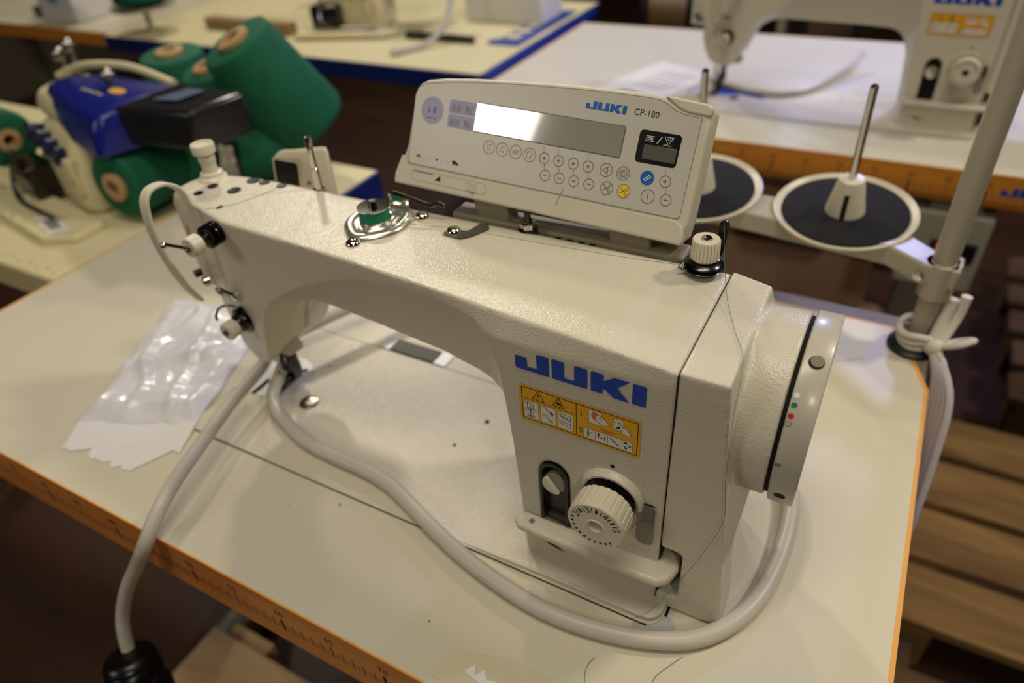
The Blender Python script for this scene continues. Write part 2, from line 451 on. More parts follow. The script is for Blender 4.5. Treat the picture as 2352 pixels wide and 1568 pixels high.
    for nm, mt, th, r, x in (('white_dot', M_WHITE, 134.0, 1.55, 527.4), ('green_dot', M_GREENI, 139.2, 1.55, 527.4), ('red_dot', M_RED, 145.0, 1.6, 527.2)):
        P = Print(rimfn(x, th)); P.use(mt).disc(0, 0, r); P.obj('colour_mark', hw, label=nm.replace('_dot', '')+' timing dot')
    P = Print(rimfn(527, 149.2)); P.use(M_INKG).ring(0, 0, 1.5, .35); P.rect(-1.6, 1.8, -26.6, -24.8); P.obj('timing_mark', hw)
    P = Print(rimfn(531.8, 201.0)); P.use(M_DARK).disc(0, 0, 3.2); P.obj('rim_hole', hw)
    # ---- stitch length dial with hood
    g = G()
    A = []
    for k in range(0, 37):
        a = math.radians(-8+k*200/36.0)
        A.append((a, 1))
    rs = []
    for a, _ in A:
        c, s_ = cos(a), sin(a)
        rs.append([(434.6+r*c, y, 103+r*s_) for r, y in ((17.8, 19.5), (17.8, 15.4), (18.6, 13.4), (20.2, 13.4), (21.8, 15.6), (22.6, 19.5))])
    g.rings(rs, cap=True)
    g.obj('dial_hood', M_PAINT, root)
    g = G(); g.lathe((434, 26, 103), (0, -1, 0), [(0, 17.6), (6, 17.4), (8, 15.6), (9, 15)], 48); g.obj('dial_recess_ring', M_BLACK, root)
    g = G()
    g.lathe((434.6, 8, 102.5), (0, -1, 0), [(0, 17.6), (0.6, 19.1), (15.4, 19.3)], 240, cap=True, grooves=24, gd=.5)
    g.lathe((434.6, -7.4, 102.5), (0, -1, 0), [(0, 19.3), (1.4, 19.1), (2.2, 18.4), (2.2, 6.2), (2.8, 5.6), (2.8, 4.9), (-3, 4.7), (-3, .01)], 64)
    dl = g.obj('stitch_length_dial', M_IVORY, root, ang=30)
    g = G(); g.lathe((434.6, 6, 102.5), (0, -1, 0), [(0, 6), (11.0, 4.6), (11.6, 4.4), (11.8, .01)], 24); g.obj('dial_screw', M_DARK, dl)
    P = Print(lambda x, z, h: (434.6+x, -9.75-h, 102.5+z)); P.use(M_INK)
    seq = [('2', 157), ('3', 112), ('4', 62), ('5', 13)]
    for t, dg in seq:
        a = math.radians(dg); P.text(t, 14.0*cos(a), 14.0*sin(a), 7.0, rot=a-pi/2)
    for k in range(24):
        dg = 13-k*0; 
    for base, nxt in ((157, 112), (112, 62), (62, 13)):
        for j in (1, 2, 3):
            a = math.radians(base+(nxt-base)*j/4.0); w = 1.6 if j == 2 else .7
            P.line(12.6*cos(a), 12.6*sin(a), 16.2*cos(a), 16.2*sin(a), w)
    for dg in range(172, 322, 14):
        a = math.radians(dg); w = 1.5 if dg % 28 else .7
        P.line(14.6*cos(a), 14.6*sin(a), 16.4*cos(a), 16.4*sin(a), w)
    P.obj('dial_numbers', dl)
    P = Print(on_face); P.use(M_DARK).disc(434.3, 129.5, 1.5); P.obj('index_hole', root)
    # clear pointer plate
    g = G()
    pl = [(448, 16.9), (452.2, 16.9)]
    g.rings([[(447.5, -2, z), (448.4, -2, z), (452.0, 8, z), (453, 14, z), (456, 17.2, z), (464, 17.4, z), (464, 16.2, z), (456.6, 16.0, z), (454, 13.4, z), (453, 7.6, z), (449, -3, z)] for z in (90, 94, 107)])
    g.obj('clear_pointer', M_GUARD, root)
    P = Print(on_face); P.use(M_INKL, .05).rect(452.4, 464.4, 64.5, 106, 5.6); P.obj('pointer_base', root)
    # ---- black slot plate with white screw
    g = G(); sl = [(392+10.2*cos(math.radians(a)), 99+11.6*sin(math.radians(a))) for a in range(0, 181, 12)]+[(381.8, 44), (402.2, 44)]
    g.prism(sl, lambda p: (p[0], 24.2, p[1]), lambda p: (p[0], 26.5, p[1]))
    sp = g.obj('slot_plate', M_BLACK, root)
    g = G()
    o_, i_ = [], []
    rs = []
    for k in range(0, 26):
        if k == 0: q = (401.8, 50, 1, 0)
        elif k == 25: q = (382.2, 50, -1, 0)
        else:
            a = math.radians((k-1)*180/23.0); q = (392+9.8*cos(a), 99+11.2*sin(a), cos(a), sin(a))
        x, z, nx, nz = q
        rs.append([(x+nx*1.2, 20, z+nz*1.2), (x+nx*1.0, 17.6, z+nz*1.0), (x-nx*1.2, 17.6, z-nz*1.2), (x-nx*1.8, 20, z-nz*1.8), (x-nx*1.5, 25, z-nz*1.5), (x+nx*.6, 25, z+nz*.6)])
    g.rings(rs); g.obj('slot_rim', M_BLACK, sp)
    g = G(); g.lathe((391.8, 24, 90.2), (0, -1, 0), [(0, 9), (3, 9), (3.6, 8.4), (3.6, .01)], 32)
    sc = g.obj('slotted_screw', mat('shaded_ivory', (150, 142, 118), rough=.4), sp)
    g = G()
    for k in range(1):
        lip = [(391.8+8.6*cos(math.radians(a)), 90.2+8.6*sin(math.radians(a))) for a in range(125, 306, 15)]
        g.prism(lip, lambda p: (p[0], 20.6, p[1]), lambda p: (p[0], 17.2, p[1]))
    g.obj('screw_head_lip', M_IVORY, sc, bevel=1.2, label='raised ivory half of the slotted screw')
    # ---- reverse lever
    g = G()
    lv = [(364, 19), (362.8, 12), (364.5, 7), (369, 4.6), (420, 3.4), (464, 2.4), (474, 3), (480.5, 9), (483.2, 20), (481, 34), (468, 34), (467.5, 19.5)]
    g.rings([[(x, y, 42.5) for x, y in lv], [(x, y, 50.5) for x, y in lv]])
    g.obj('reverse_lever', M_PAINT, root, bevel=3.2, seg=5, ang=60)
    P = Print(lambda x, y, h: (x, y, 50.7+h)); P.use(M_INKL).ring(376.5, 11.5, 2.4, .9); P.use(M_INKG, .05).disc(376.5, 11.5, 1.4); P.obj('lever_pin', root)
    P = Print(on_face); P.use(M_DARK).poly([(381, 21.5), (386, 19.0), (393, 17.5), (399, 17), (393, 19.6), (387, 21.6)]); P.obj('casting_slit', root)
    # ---- logo and warning label
    P = Print(on_face); P.use(M_BLUE); juki(P, 368.6, 188, 1.0); P.obj('logo', root)
    P = Print(on_face)
    P.use(M_YEL, .0).rect(369.6, 451.4, 144.8, 175.2, 2.2)
    P.use(M_INK, .06); P.frame(371.3, 449.9, 146.4, 173.9, .55)
    P.line(409.6, 146.6, 409.6, 173.8, .4); P.line(371.4, 164.4, 409.6, 164.4, .3)
    for (x, z) in ((383.3, 165.7), (397.6, 165.8)):
        P.path([(x-4, z), (x+4, z), (x+.1, z+7.4), (x-4, z)], .5)
    P.line(383.3, 168, 383.3, 170.8, .7); P.disc(383.3, 167.1, .4); P.disc(397.6, 170.8, .5); P.poly([(395.6, 168.4), (397, 167.2), (400, 167.5), (399, 169), (396.5, 169.5)])
    for x0, x1 in ((372.4, 383.2), (384.7, 395.5), (396.9, 407.7)):
        P.use(M_INKG, .06).rect(x0, x1, 148, 162.8, 1.3); P.use(M_WHITE, .1).rect(x0+.25, x1-.25, 148.25, 162.55, 1.1)
        P.use(M_INKG, .14).line(x0, 155.4, x1, 155.4, .2)
        P.use(M_ORANGE, .14).ring(x0+1.6, 161, 1.1, .3); P.line(x0+.7, 153.0, x0+2.4, 154.9, .3); P.line(x0+.7, 154.9, x0+2.4, 153, .3)
    P.use(M_INK, .16)
    for z in (155.9, 149.2):
        P.path([(375.2, z+1.2), (379.3, z+1.2), (379.3, z+4.8), (375.4, z+5.6), (375.2, z+1.2)], .35); P.line(377.2, z-.4, 377.2, z+6, .5); P.path([(374.6, z+.4), (377.6, z-.1), (380.6, z+1)], .4)
        P.path([(387.2, z+5.4), (388.6, z+5.2), (390.2, z+3), (391.6, z+2.8)], .4); P.poly([(391, z+3.8), (394.2, z+1.6), (392, z+.5)]) if z > 150 else P.path([(391, z+3.2), (393.2, z+.8), (390.6, z+1.4), (391, z+3.2)], .4)
        P.path([(399, z+4.6), (405.6, z+4.8), (405.8, z+.8), (403.8, z+.8), (403.6, z+2.6), (399.4, z+2.8), (399, z+4.6)], .3)
    P.path([(398, 159), (402, 157.6), (406.4, 158)], .5)
    P.text('1', 413, 166.6, 5.2); P.text('2', 412.6, 152.6, 5.2)
    P.use(M_INKG, .06).rect(417.8, 426.6, 161.4, 172.4, .8); P.use(M_WHITE, .1).rect(418.1, 426.3, 161.7, 172.1, .7)
    P.use(M_INK, .06).rect(433.9, 440.7, 162.6, 171.9, .8); P.use(M_WHITE, .1).rect(434.2, 440.4, 162.9, 171.6, .7)
    P.use(M_ORANGE, .14).disc(422.4, 168, 2.7); P.rect(436.6, 439, 168.2, 169.6)
    P.use(M_WHITE, .18).poly([(423, 168.6), (425, 170), (428, 168), (432.2, 164.4), (427, 162.6), (424.6, 164.2), (422.6, 166)])
    P.poly([(438, 169), (439.6, 166.6), (443.2, 165.9), (446, 160.6), (440.4, 161), (438.6, 164), (437, 168)])
    P.use(M_INK, .2).path([(422, 166.2), (424.6, 164), (427, 162.6)], .3); P.path([(423, 168.6), (425, 170.2), (428, 168.2), (432.2, 164.2)], .3)
    P.path([(424.4, 167.6), (426.4, 167.4), (426.4, 165.6)], .3); P.path([(420, 169.6), (421, 171), (424, 171)], .35)
    P.path([(438, 169), (439.8, 166.4), (443.4, 165.7), (446, 160.6)], .3); P.path([(437, 168), (438.6, 164), (440.4, 161)], .3); P.disc(435.4, 169, .4); P.disc(435.4, 165, .3); P.poly([(436, 164), (439, 164.5), (438.5, 166), (436.5, 165.6)])
    P.use(M_ORANGE, .12).poly([(424.6, 160), (428, 159.8), (430.8, 158.9), (437.6, 159.8), (432, 157.4), (429.2, 157)])
    P.use(M_INKG, .06).rect(414.6, 446.9, 147.4, 156.1, 1); P.use(M_WHITE, .1).rect(414.85, 446.65, 147.65, 155.85, .9)
    P.use(M_INK, .14)
    for x in (422.4, 430.6, 438.8): P.line(x, 147.8, x, 155.4, .22)
    P.line(417.6, 149, 417.6, 155, .9); P.path([(416, 152), (418.2, 151.4), (420.6, 154.2)], .4)
    P.poly([(424, 154.8), (425.2, 154.8), (424.8, 150)]); P.poly([(428.2, 153), (429.4, 153), (428.8, 148.6)]); P.path([(425.8, 151.4), (427.6, 151.2)], .8)
    P.path([(432, 154), (433.4, 154), (434.8, 151.6), (437.6, 149.8)], .7); P.path([(435.8, 153), (433.8, 151)], .4)
    P.poly([(440.4, 153.6), (442.6, 155.2), (444.2, 153.4)]); P.poly([(444, 151.8), (446, 151.8), (445.2, 154)]); P.path([(441.4, 151.6), (442.6, 149), (443.4, 151)], .7)
    P.obj('warning_label', root)
    # ---- top fittings
    def plug(x, y, r, sy=.8):
        g = G(); g.lathe((x, y, 216.2), (0, 0, 1), [(0, r), (1.2, r), (1.5, r*.86), (1.0, r*.8), (.9, r*.3), (.9, .01)], 24); g.obj('rubber_plug', M_RUBBER, root)
    for x, y, r in ((30.5, 97, 4.9), (29.5, 82, 4.2), (56, 97.5, 6.0), (57.5, 119, 6.2), (70, 119.5, 4.8), (89.5, 120, 4.6)): plug(x, y, r)
    P = Print(lambda x, y, h: (x, y, 217.2+h)); P.use(M_DARK).disc(68.5, 69.5, 2.3, 3.2); P.obj('oil_hole', root)
    g = G(); g.lathe((14, 112, 213), (0, 0, 1), [(0, 13), (4, 12.4), (6, 10), (8.5, 9.6), (9.5, 6.6), (18, 6.4), (18.5, 7.4), (23, 7.2), (24, 6.0), (26, 6.0), (26.5, 9.8), (33, 10.2), (34.5, 9.4), (34.5, 7.6), (33, 7.0), (33, .01)], 40)
    g.obj('presser_adjusting_knob', M_IVORY, root)
    g = G(); g.lathe((124, 128, 215), (.02, 0, 1), [(0, 5.4), (1.5, 5.2), (2, 3.1), (20, 3.1), (20.5, 2.7), (36, 2.7), (46, 3.0), (47.5, 2.2), (47.6, .01)], 20)
    g.obj('thread_pin', M_CHROME, root)
    # bobbin winder
    g = G()
    bw = G()
    def wring(z, k):
        p = []
        for a in range(0, 360, 8):
            c, s_ = cos(math.radians(a)), sin(math.radians(a))
            r = (25.5+5*max(0, cos(math.radians(a-52)))**12+5*max(0, cos(math.radians(a-272)))**12)*k
            x, y = 211+r*c*1.0, 95+r*s_*.98
            if 300 < a < 360 or a < 8: pass
            p.append((x, y, z))
        return p
    bw.rings([wring(216, 1.0), wring(218.5, 1.0), wring(220.5, .95), wring(221.6, .86), wring(221.6, .74), wring(220.4, .70), wring(220.4, .52), wring(221.8, .48), wring(221.8, .01)])
    bwo = bw.obj('bobbin_winder_base', mat('satin_chrome', (222, 218, 206), rough=.24, metal=.85), root, ang=50)
    for sx, sy, sz, sr in ((237.5, 116.5, 217.2, 5.6), (213.5, 62.7, 217.2, 5.6), (199, 109, 221, 4.4)):
        g = G(); screw_dome(g, sx, sy, sz, sr, 4.4); g.obj('winder_screw', M_CHROME, bwo)
    g = G(); g.ribbon([(211, 113, 221), (211, 114.5, 233), (215, 115.2, 234.5), (235, 116, 231), (246, 117.2, 228.6), (252, 118, 231), (258, 118.8, 229.6)], 3.2, 1.1, (0, .3, 1))
    g.rings([[(209, 115, 220), (226, 117, 219), (226, 118, 219), (209, 116, 220)], [(209, 115, 233), (226, 117, 231), (226, 118, 231), (209, 116, 233)]])
    g.obj('winder_lever', M_CHROME, root, bevel=.4)
    g = G(); g.lathe((210, 95, 221), (0, 0, 1), [(0, 3.2), (15, 3.2), (15.8, 2.6), (15.8, .01)], 18); g.obj('winder_spindle', M_DSTEEL, root)
    # thread guide plate with screw and cutter slot
    P = Print(lambda x, y, h: (x, y, 218.9+h)); P.use(mat('guide_plate_steel', (96, 92, 80), rough=.35, metal=.5)); P.poly([(268, 98), (284, 97), (290, 104), (296, 118), (292, 124), (286, 122), (283, 109), (268, 107)])
    gp = P.obj('thread_cutter_plate', root)
    g = G(); screw_dome(g, 273.5, 104.8, 217.6, 5.6, 4.6); g.obj('plate_screw', M_CHROME, gp)
    g = G(); g.lathe((321, 131, 214), (0, 0, 1), [(0, 7.4), (3.4, 7.2), (3.6, .01)], 24); bb = g.obj('panel_bolt_washer', M_BLACK, root)
    g = G(); g.lathe((321, 131, 217.5), (0, 0, 1), [(0, 6), (4.5, 6), (5, 5), (5, .01)], 6); g.obj('hex_nut', M_CHROME, bb, smooth=False)
    g = G(); g.lathe((321, 131, 222), (0, 0, 1), [(0, 3.4), (3, 3.2), (3.2, 2.6), (7, 2.4), (7.2, .01)], 16); g.obj('bolt_stud', M_DSTEEL, bb)
    # auxiliary tension on the right of the arm top
    ts = bpy.data.objects.new('thread_tension', None); COL.objects.link(ts); ts.parent = root; ts.location = (452.5*S, 121*S, 217*S); ts.scale = (.9, .9, .94)
    g = G(); g.lathe((0, 0, -1), (0, 0, 1), [(0, 5), (5, 5), (5, .01)], 20); g.obj('tension_post', M_DSTEEL, ts)
    g = G(); g.lathe((0, 0, 3.6), (0, 0, 1), [(0, 6), (1.0, 13.2), (1.8, 13.8), (2.3, 13.2), (2.7, 10), (4.2, 13.2), (5.0, 13.8), (5.6, 13.2), (7.4, 10), (7.6, 8.8), (9.2, 8.6), (9.4, 7.4), (11, 7.2), (11.2, 6.2), (14, 6)], 40)
    g.obj('tension_disc', M_DSTEEL, ts)
    g = G(); g.lathe((0, 0, 12.5), (0, 0, 1), [(0, 9.6), (.8, 10.2), (13.2, 9.7), (14, 9.2)], 200, grooves=25, gd=.7)
    g.lathe((0, 0, 25.9), (0, 0, 1), [(0, 9.2), (.8, 9.1), (1, 4.2), (.6, 4), (.6, .01)], 40)
    g.obj('tension_knob', M_IVORY, ts, ang=30)
    g = G(); g.lathe((0, 0, 26.2), (0, 0, 1), [(0, 3.9), (1.4, 3.6), (1.9, 2), (1.9, .01)], 24); g.obj('tension_stud', M_CHROME, ts)
    g = G(); g.ribbon([(3, 8, 4), (6, 12, 10), (7.5, 13.5, 22), (8, 14, 31)], 6.5, 1.0, (1, -.15, 0)); g.lathe((8, 14, 31), (0, .98, -.1), [(-.6, 3.6), (.6, 3.6)], 20)
    g.obj('rear_thread_eyelet', M_BLACK, ts)
    g = G()
    for k in range(16):
        a, b = 2*pi*k/16, 2*pi*(k+1)/16
        g.cyl((-14+2.6*cos(a)*.5, -8+1.2*cos(a), 7.5+3.2*sin(a)), (-14+2.6*cos(b)*.5, -8+1.2*cos(b), 7.5+3.2*sin(b)), .9, n=8)
    g.cyl((-13.6, -8, 4.4), (-9, -5, 3), 1.0, n=8); g.obj('front_thread_eyelet', M_CHROME, ts)
    # ---- head front fittings : upper and lower thread tensions
    def tension(x, z, y0, name, big):
        t = bpy.data.objects.new(name, None); COL.objects.link(t); t.parent = root; t.location = (x*S, y0*S, z*S)
        r = 12.6 if big else 9.2
        g = G(); g.lathe((0, 0, 0), (0, -1, 0), [(-2, r*.8), (2, r*.8), (3, r), (4, r), (4.6, r*.86), (5.4, r*.86), (6, r), (7, r), (8, r*.7), (10, r*.62), (10.5, r*.72), (12, r*.7), (12.5, r*.58), (17, r*.5)], 36)
        g.obj('tension_disc', M_DSTEEL, t)
        L = 27 if big else 31
        g = G(); g.lathe((0, -L+11, 0), (0, -1, 0), [(0, 7.4), (1, 8.2), (9.5, 8.2), (10.6, 7.4), (10.6, .01)], 32); g.obj('tension_knob', M_IVORY, t)
        g = G(); g.lathe((0, -L, 0), (0, -1, 0), [(0, 2.6), (1.6, 2.4), (1.6, .01)], 14); g.obj('tension_stud', M_DSTEEL, t)
        return t
    t1 = tension(80, 206.5, 53, 'upper_thread_tension', False)
    g = G()
    for k in range(5): g.lathe((0, -1.5-2.6*k, 0), (0, -1, 0), [(0, 8.0), (.7, 9.8), (1.4, 8.0)], 28)
    g.obj('spring_coil', M_BLACK, t1)
    g = G(); g.cyl((2, -32, 1), (-20, -36, 2), 1.6, n=10); g.sphere((-21, -36, 1), 3.0); g.obj('take_up_hook', M_CHROME, t1)
    t2 = tension(68, 113, 60, 'lower_thread_tension', True)
    g = G(); g.tube([(-6, -2, 9), (-12, -8, 14), (-17, -14, 13), (-19, -18, 7), (-18, -19, 3)], 1.3, 8, 3); g.obj('check_spring', M_CHROME, t2)
    # small guides on the head
    g = G(); g.box(48, 74, 54, 58, 134, 143); b1 = g.obj('thread_guide_bracket', M_PAINT, root, bevel=1.5)
    g = G(); g.lathe((49, 55, 139), (-.2, -1, 0), [(0, 4.4), (2.5, 4.2), (3.4, 2.6), (3.4, .01)], 20); g.lathe((70, 54, 140), (-.2, -1, 0), [(0, 4.2), (2.5, 4), (3.4, 2.6), (3.4, .01)], 20); g.obj('bracket_screw', M_CHROME, b1)
    g = G(); g.ribbon([(56, 50, 144), (60, 49, 147), (66, 49, 146), (70, 51, 143)], 3, 1, (0, 0, 1)); g.obj('wire_guide', M_DSTEEL, b1)
    g = G(); g.lathe((17, 66, 134), (-.5, -1, 0), [(-3, 5), (2, 5), (3.5, 3), (3.5, .01)], 20); g.obj('face_plate_thumb_screw', M_CHROME, root)
    g = G(); g.lathe((8, 64, 141), (-.4, -1, 0), [(-6, 3.6), (1, 3.6), (1.2, .01)], 18); g.obj('face_plate_hole', M_BLACK, root)
    P = Print(lambda x, z, h: (x, 74.2-.09*(x-4)-.6-h, z)); P.use(M_YEL).poly([(4, 176), (11, 178), (9, 188)]); P.use(M_INK, .05).path([(4.5, 176.5), (10.4, 178), (8.8, 186.6), (4.5, 176.5)], .5); P.obj('caution_sticker', root)
    # take-up lever guard
    g = G()
    g.ribbon([(35, 66, 213), (36, 63.5, 226), (36, 59.5, 234), (35.5, 51, 240.5), (35, 42, 242), (34.5, 34.5, 239.5), (34, 29.5, 231), (33.5, 27, 212), (33.5, 28, 190), (33.5, 31, 170), (34, 36, 150), (34.5, 43, 133)], 9, 3.2, (1, .05, 0))
    g.obj('take_up_guard', M_IVORY, root, bevel=1.2, seg=3)
    # needle bar, presser, clear eye guard
    g = G(); g.lathe((45, 92, 90), (0, 0, -1), [(0, 4), (46, 4), (46, 5.2), (58, 5.2), (59, 1), (86, .8)], 20); g.obj('needle_bar', M_CHROME, root)
    g = G(); g.lathe((58, 97, 95), (0, 0, -1), [(0, 5), (56, 5), (56, 6.2), (68, 6.2), (68, .01)], 20)
    g.box(50, 62, 88, 102, 22, 34); g.box(40, 45, 74, 106, 3.4, 6); g.box(50, 55, 74, 106, 3.4, 6); g.box(40, 55, 96, 108, 5, 22); g.obj('presser_foot', M_DSTEEL, root, bevel=.8)
    g = G(); g.sphere((47, 84, 20), 3.4); g.sphere((49, 80, 12), 3.2); g.obj('presser_foot_screw', mat('warm_brass_screw', (214, 176, 130), rough=.15, metal=1), root)
    g = G(); g.lathe((86, 80, 70), (-.15, -1, .1), [(-8, 7), (6, 7.4), (7, 6.8), (7, .01)], 28); g.obj('presser_lifter_knob', mat('beige_lamp_cap', (190, 180, 156), rough=.4), root)
    g = G(); g.box(58, 74, 70, 80, 60, 66); g.obj('brown_bushing', M_BRASS, root, bevel=1.5)
    g = G(); g.rings([[(72, 84, 72), (96, 98, 84), (96, 99, 84), (72, 85, 72)], [(78, 78, 108), (112, 92, 122), (112, 93, 122), (78, 79, 108)]]); g.obj('clear_eye_guard', M_GUARD, root)
    g = G(); g.cyl((84, 76, 80), (98, 72, 126), 1.7, n=12); g.obj('guard_rod', M_STEEL, root)
    # ---- bed plates
    g = G()
    pp = [(-2, 62), (36, 62), (42, 66)]+[(44+27*cos(math.radians(a)), 97+27*sin(math.radians(a))) for a in range(-75, 76, 10)]+[(40, 128), (-2, 128)]
    g.rings([[(x, y, 1.4) for x, y in pp], [(x, y, 2.1) for x, y in pp]]); np_ = g.obj('needle_plate', M_SATIN, root)
    P = Print(lambda x, y, h: (x, y, 2.25+h)); P.use(M_DARK); P.disc(51.5, 113, 3.0); P.disc(-1+2, 88, 2.4, 3.6); P.rect(24, 29, 62, 86); P.line(23.5, 62, 23.5, 128, .4); P.obj('plate_hole', np_)
    g = G(); g.lathe((89.5, 76.5, 1.2), (0, 0, 1), [(0, 9.8), (1.4, 9.6), (1.9, 8.8), (1.9, 3), (1.2, 2.6), (1.2, .01)], 32); g.obj('bed_screw', M_STEEL, root)
    P = Print(lambda x, y, h: (x, y, 1.9+h)); P.use(M_DARK); P.disc(266.5, 127.5, 2.4); P.disc(254.3, 88.8, 1.6); P.disc(71, 130, 1.2); P.obj('bed_oil_hole', root)
    # presser lifting housing behind the head with dark window
    h = bpy.data.objects.new('lifter_housing', None); COL.objects.link(h); h.parent = root
    g = G()
    A = [(-2, 186), (44, 182), (74, 178), (96, 196), (94, 240), (20, 240)]
    Bt = [(17, 182), (50.6, 180), (52, 181), (86, 181), (88, 205), (30, 205)]
    g.rings([[(12, 179, 150), (48, 179, 150), (84, 180, 150), (82, 186, 150), (74, 198, 150), (20, 198, 150)], [(14.5, 180, 190), (49.5, 180, 190), (86, 181, 190), (83, 187, 190), (74, 198, 190), (24, 198, 190)],
             [(18.5, 181, 210), (51, 181, 212), (88, 182, 220), (84, 188, 219), (75, 197, 215), (30, 197, 208)], [(24, 186, 214), (53, 184, 219), (84, 185, 225), (80, 190, 224), (73, 194, 220), (34, 194, 212)]])
    g.box(30, 70, 133, 182, 150, 172)
    g.obj('housing_body', M_PLASTIC, h, bevel=3, seg=4)
    P = Print(lambda u, v, k: (14+u+(v-185)*.2, 179.3-k, v)); P.use(M_IVORY, 0).rect(-1, 33.5, 176, 209, 4); P.use(M_BLACK, .35).rect(1, 31.5, 178, 206.5, 3); P.use(M_INKG, .35).poly([(40, 186), (47, 186.5), (44, 191)]); P.obj('dark_window', h)
    # bracket under the panel
    g = G(); g.box(250, 435, 138, 158, 196, 214); g.box(270, 300, 140, 156, 205, 228); g.box(380, 410, 140, 156, 205, 226)
    br = g.obj('panel_bracket', mat('grey_bracket', (142, 134, 112), rough=.45), root, bevel=2)
    P = Print(lambda x, z, k: (x, 137.7-k, z)); P.use(M_INK)
    P.poly([(278, 206), (284, 206), (281, 211)])
    for x in (340, 349, 358, 367): P.rect(x, x+4.5, 202, 211)
    P.rect(402, 409, 203, 209); P.obj('bracket_vent', br)
    return root

# ================================================================== CONTROL PANEL (part of the machine)
def build_panel(root):
    g = G()
    out = [(-127.4, 2.8), (-126.7, 7.5), (-123, 20), (-121, 29), (-120.4, 50), (-119.6, 66), (-117.0, 74), (-110.7, 77.6), (-95, 80.6), (-70, 83.4), (-38, 86), (-8, 88), (18, 89.2), (45, 90.0), (67, 90.2), (74, 89.4), (84, 88.8), (96, 89.0), (101.5, 88), (104.2, 84), (104.6, 70), (105.2, 40), (105.4, 14), (104.7, 4.5), (101.4, .2), (94, -1.0), (0, -.6), (-60, -1.0), (-120, -1.6), (-125.6, -.6)]
    def ins(p, k):
        cx, cy = -10.5, 43.0
        return (p[0]+(cx-p[0])*k/118.0 if abs(p[0]-cx) > 5 else p[0], p[1]+(cy-p[1])*k/45.0)
    g.rings([[(ins(p, 3)[0], ins(p, 3)[1], -26) for p in out], [(p[0], p[1], -22) for p in out], [(p[0], p[1], -3.2) for p in out], [(*ins(p, 1.1), -.9) for p in out], [(*ins(p, 3.2), 0) for p in out]])
    hp = g.obj('control_panel', M_PANEL, root, bevel=1.2, seg=3, ang=50)
    X = Vector((.99944, -.0026, -.03335)); U = Vector((.03126, .42746, .90349)); N = X.cross(U).normalized(); U = N.cross(X)
    Pb = Vector((328.7, 136, 229.1))
    hp.matrix_local = Matrix(((X.x, U.x, N.x, Pb.x*S), (X.y, U.y, N.y, Pb.y*S), (X.z, U.z, N.z, Pb.z*S), (0, 0, 0, 1)))
    # lower lip ledge of the housing
    g = G(); lip = [(-127.2, -1.4), (104.2, -.8), (104.8, 5), (103, 11.5), (99, 13.6), (-108, 12.6), (-117, 14), (-120, 20), (-123, 20), (-127.2, 6)]
    g.rings([[(x, y, -6) for x, y in lip], [(x, y, 1.8) for x, y in lip], [(*ins((x, y), 1.2), 2.8) for x, y in lip]])
    g.obj('panel_lip', M_PANEL, hp, bevel=1.0)
    mb = [(-117.2, 15.4), (-118, 66), (-116, 71), (-111.4, 74.2), (-92, 77.6), (-65.7, 80.6), (-40, 82.8), (-13.8, 84.4), (10, 85.8), (34, 86.7), (60, 87.0), (69.5, 86.6), (74.5, 84.8), (81, 81.4), (88, 79.8), (98.4, 79.4), (98.9, 17.5), (97.5, 15.8)]
    P = Print(lambda x, y, h: (x, y, .35+h))
    P.use(M_INKL, 0).poly([(x*1.004, y+(.5 if y > 50 else -.5)) for x, y in mb]); P.use(M_SHEET, .12).poly(mb)
    P.obj('membrane_sheet', hp)
    F = lambda x, y, h: (x, y, .62+h)
    # shoulder at the top right
    g = G(); sh = [(72, 90), (77, 86.6), (83, 83.2), (89, 81.6), (99.5, 81), (104, 81), (104.4, 86), (101, 88.4), (84, 89.4)]
    g.rings([[(x, y, -4) for x, y in sh], [(x, y, 1.2) for x, y in sh]]); g.obj('panel_shoulder', M_PANEL, hp, bevel=1.4, seg=4)
    # stickers
    P = Print(F); P.use(M_LILAC, 0).disc(-101.8, 56.6, 10, 10); P.use(mat('lilac_film_pale', (172, 170, 196), rough=.35), .05).ring(-101.8, 56.6, 10, .7); P.use(M_PBLUE, .08).rect(-100.6, -98.9, 54.6, 59, .6); P.use(M_INKG, .08).rect(-105, -103.8, 54.8, 58.4); P.rect(-106, -97.6, 50.8, 51.4); P.obj('round_sticker', hp)
    P = Print(F); P.use(M_LILAC, 0).rect(-87.2, -64.4, 46.9, 56.2, 1.6); P.rect(-87.2, -64.4, 57, 66.6, 1.6); P.use(mat('brown_ink', (112, 100, 98), rough=.5), .08)
    for yy in (50.0, 60.2):
        for xx in (-84.4, -82.2, -80, -77.6, -72.4, -70.2, -68):
            P.line(xx, yy-2, xx, yy+3.4, .5)
        P.line(-84.4, yy+3.4, -82.2, yy-2, .4); P.line(-80, yy+3.4, -77.6, yy-2, .4); P.line(-72.4, yy+3.4, -70.2, yy-2, .4)
    P.obj('pattern_sticker', hp)
    # displays
    P = Print(F); P.use(M_INKG, .02).rect(-64.4, 50.8, 46.8, 67.6, 1.4); P.obj('display_bezel', hp)
    g = G(); rr_ = [(-63.9, 47.4), (50.2, 47.4), (50.2, 67), (-63.9, 67)]
    g.rings([[(x, y, .4) for x, y in rr_], [(x, y, 1.0) for x, y in rr_]]); g.obj('display_window', M_LCD, hp, smooth=False)
    P = Print(F); P.use(M_BLACK, .02).rect(60.8, 89, 46.6, 67.4, 2.6); P.use(M_WHITE, .1)
    for k in range(4): P.line(65.4, 60.9+1.0*k, 71.2-(0.8 if k in (1, 2) else 0), 60.9+1.0*k, .4)
    P.line(73.4, 60.0, 76.2, 64.6, .6); P.path([(77.8, 65), (84, 65), (80.9, 60.4), (77.8, 65)], .3); P.text('123', 81.6, 63.6, 2.4); P.path([(77.8, 59.5), (79.4, 60.1), (81.4, 59.5), (83.4, 60)], .4)
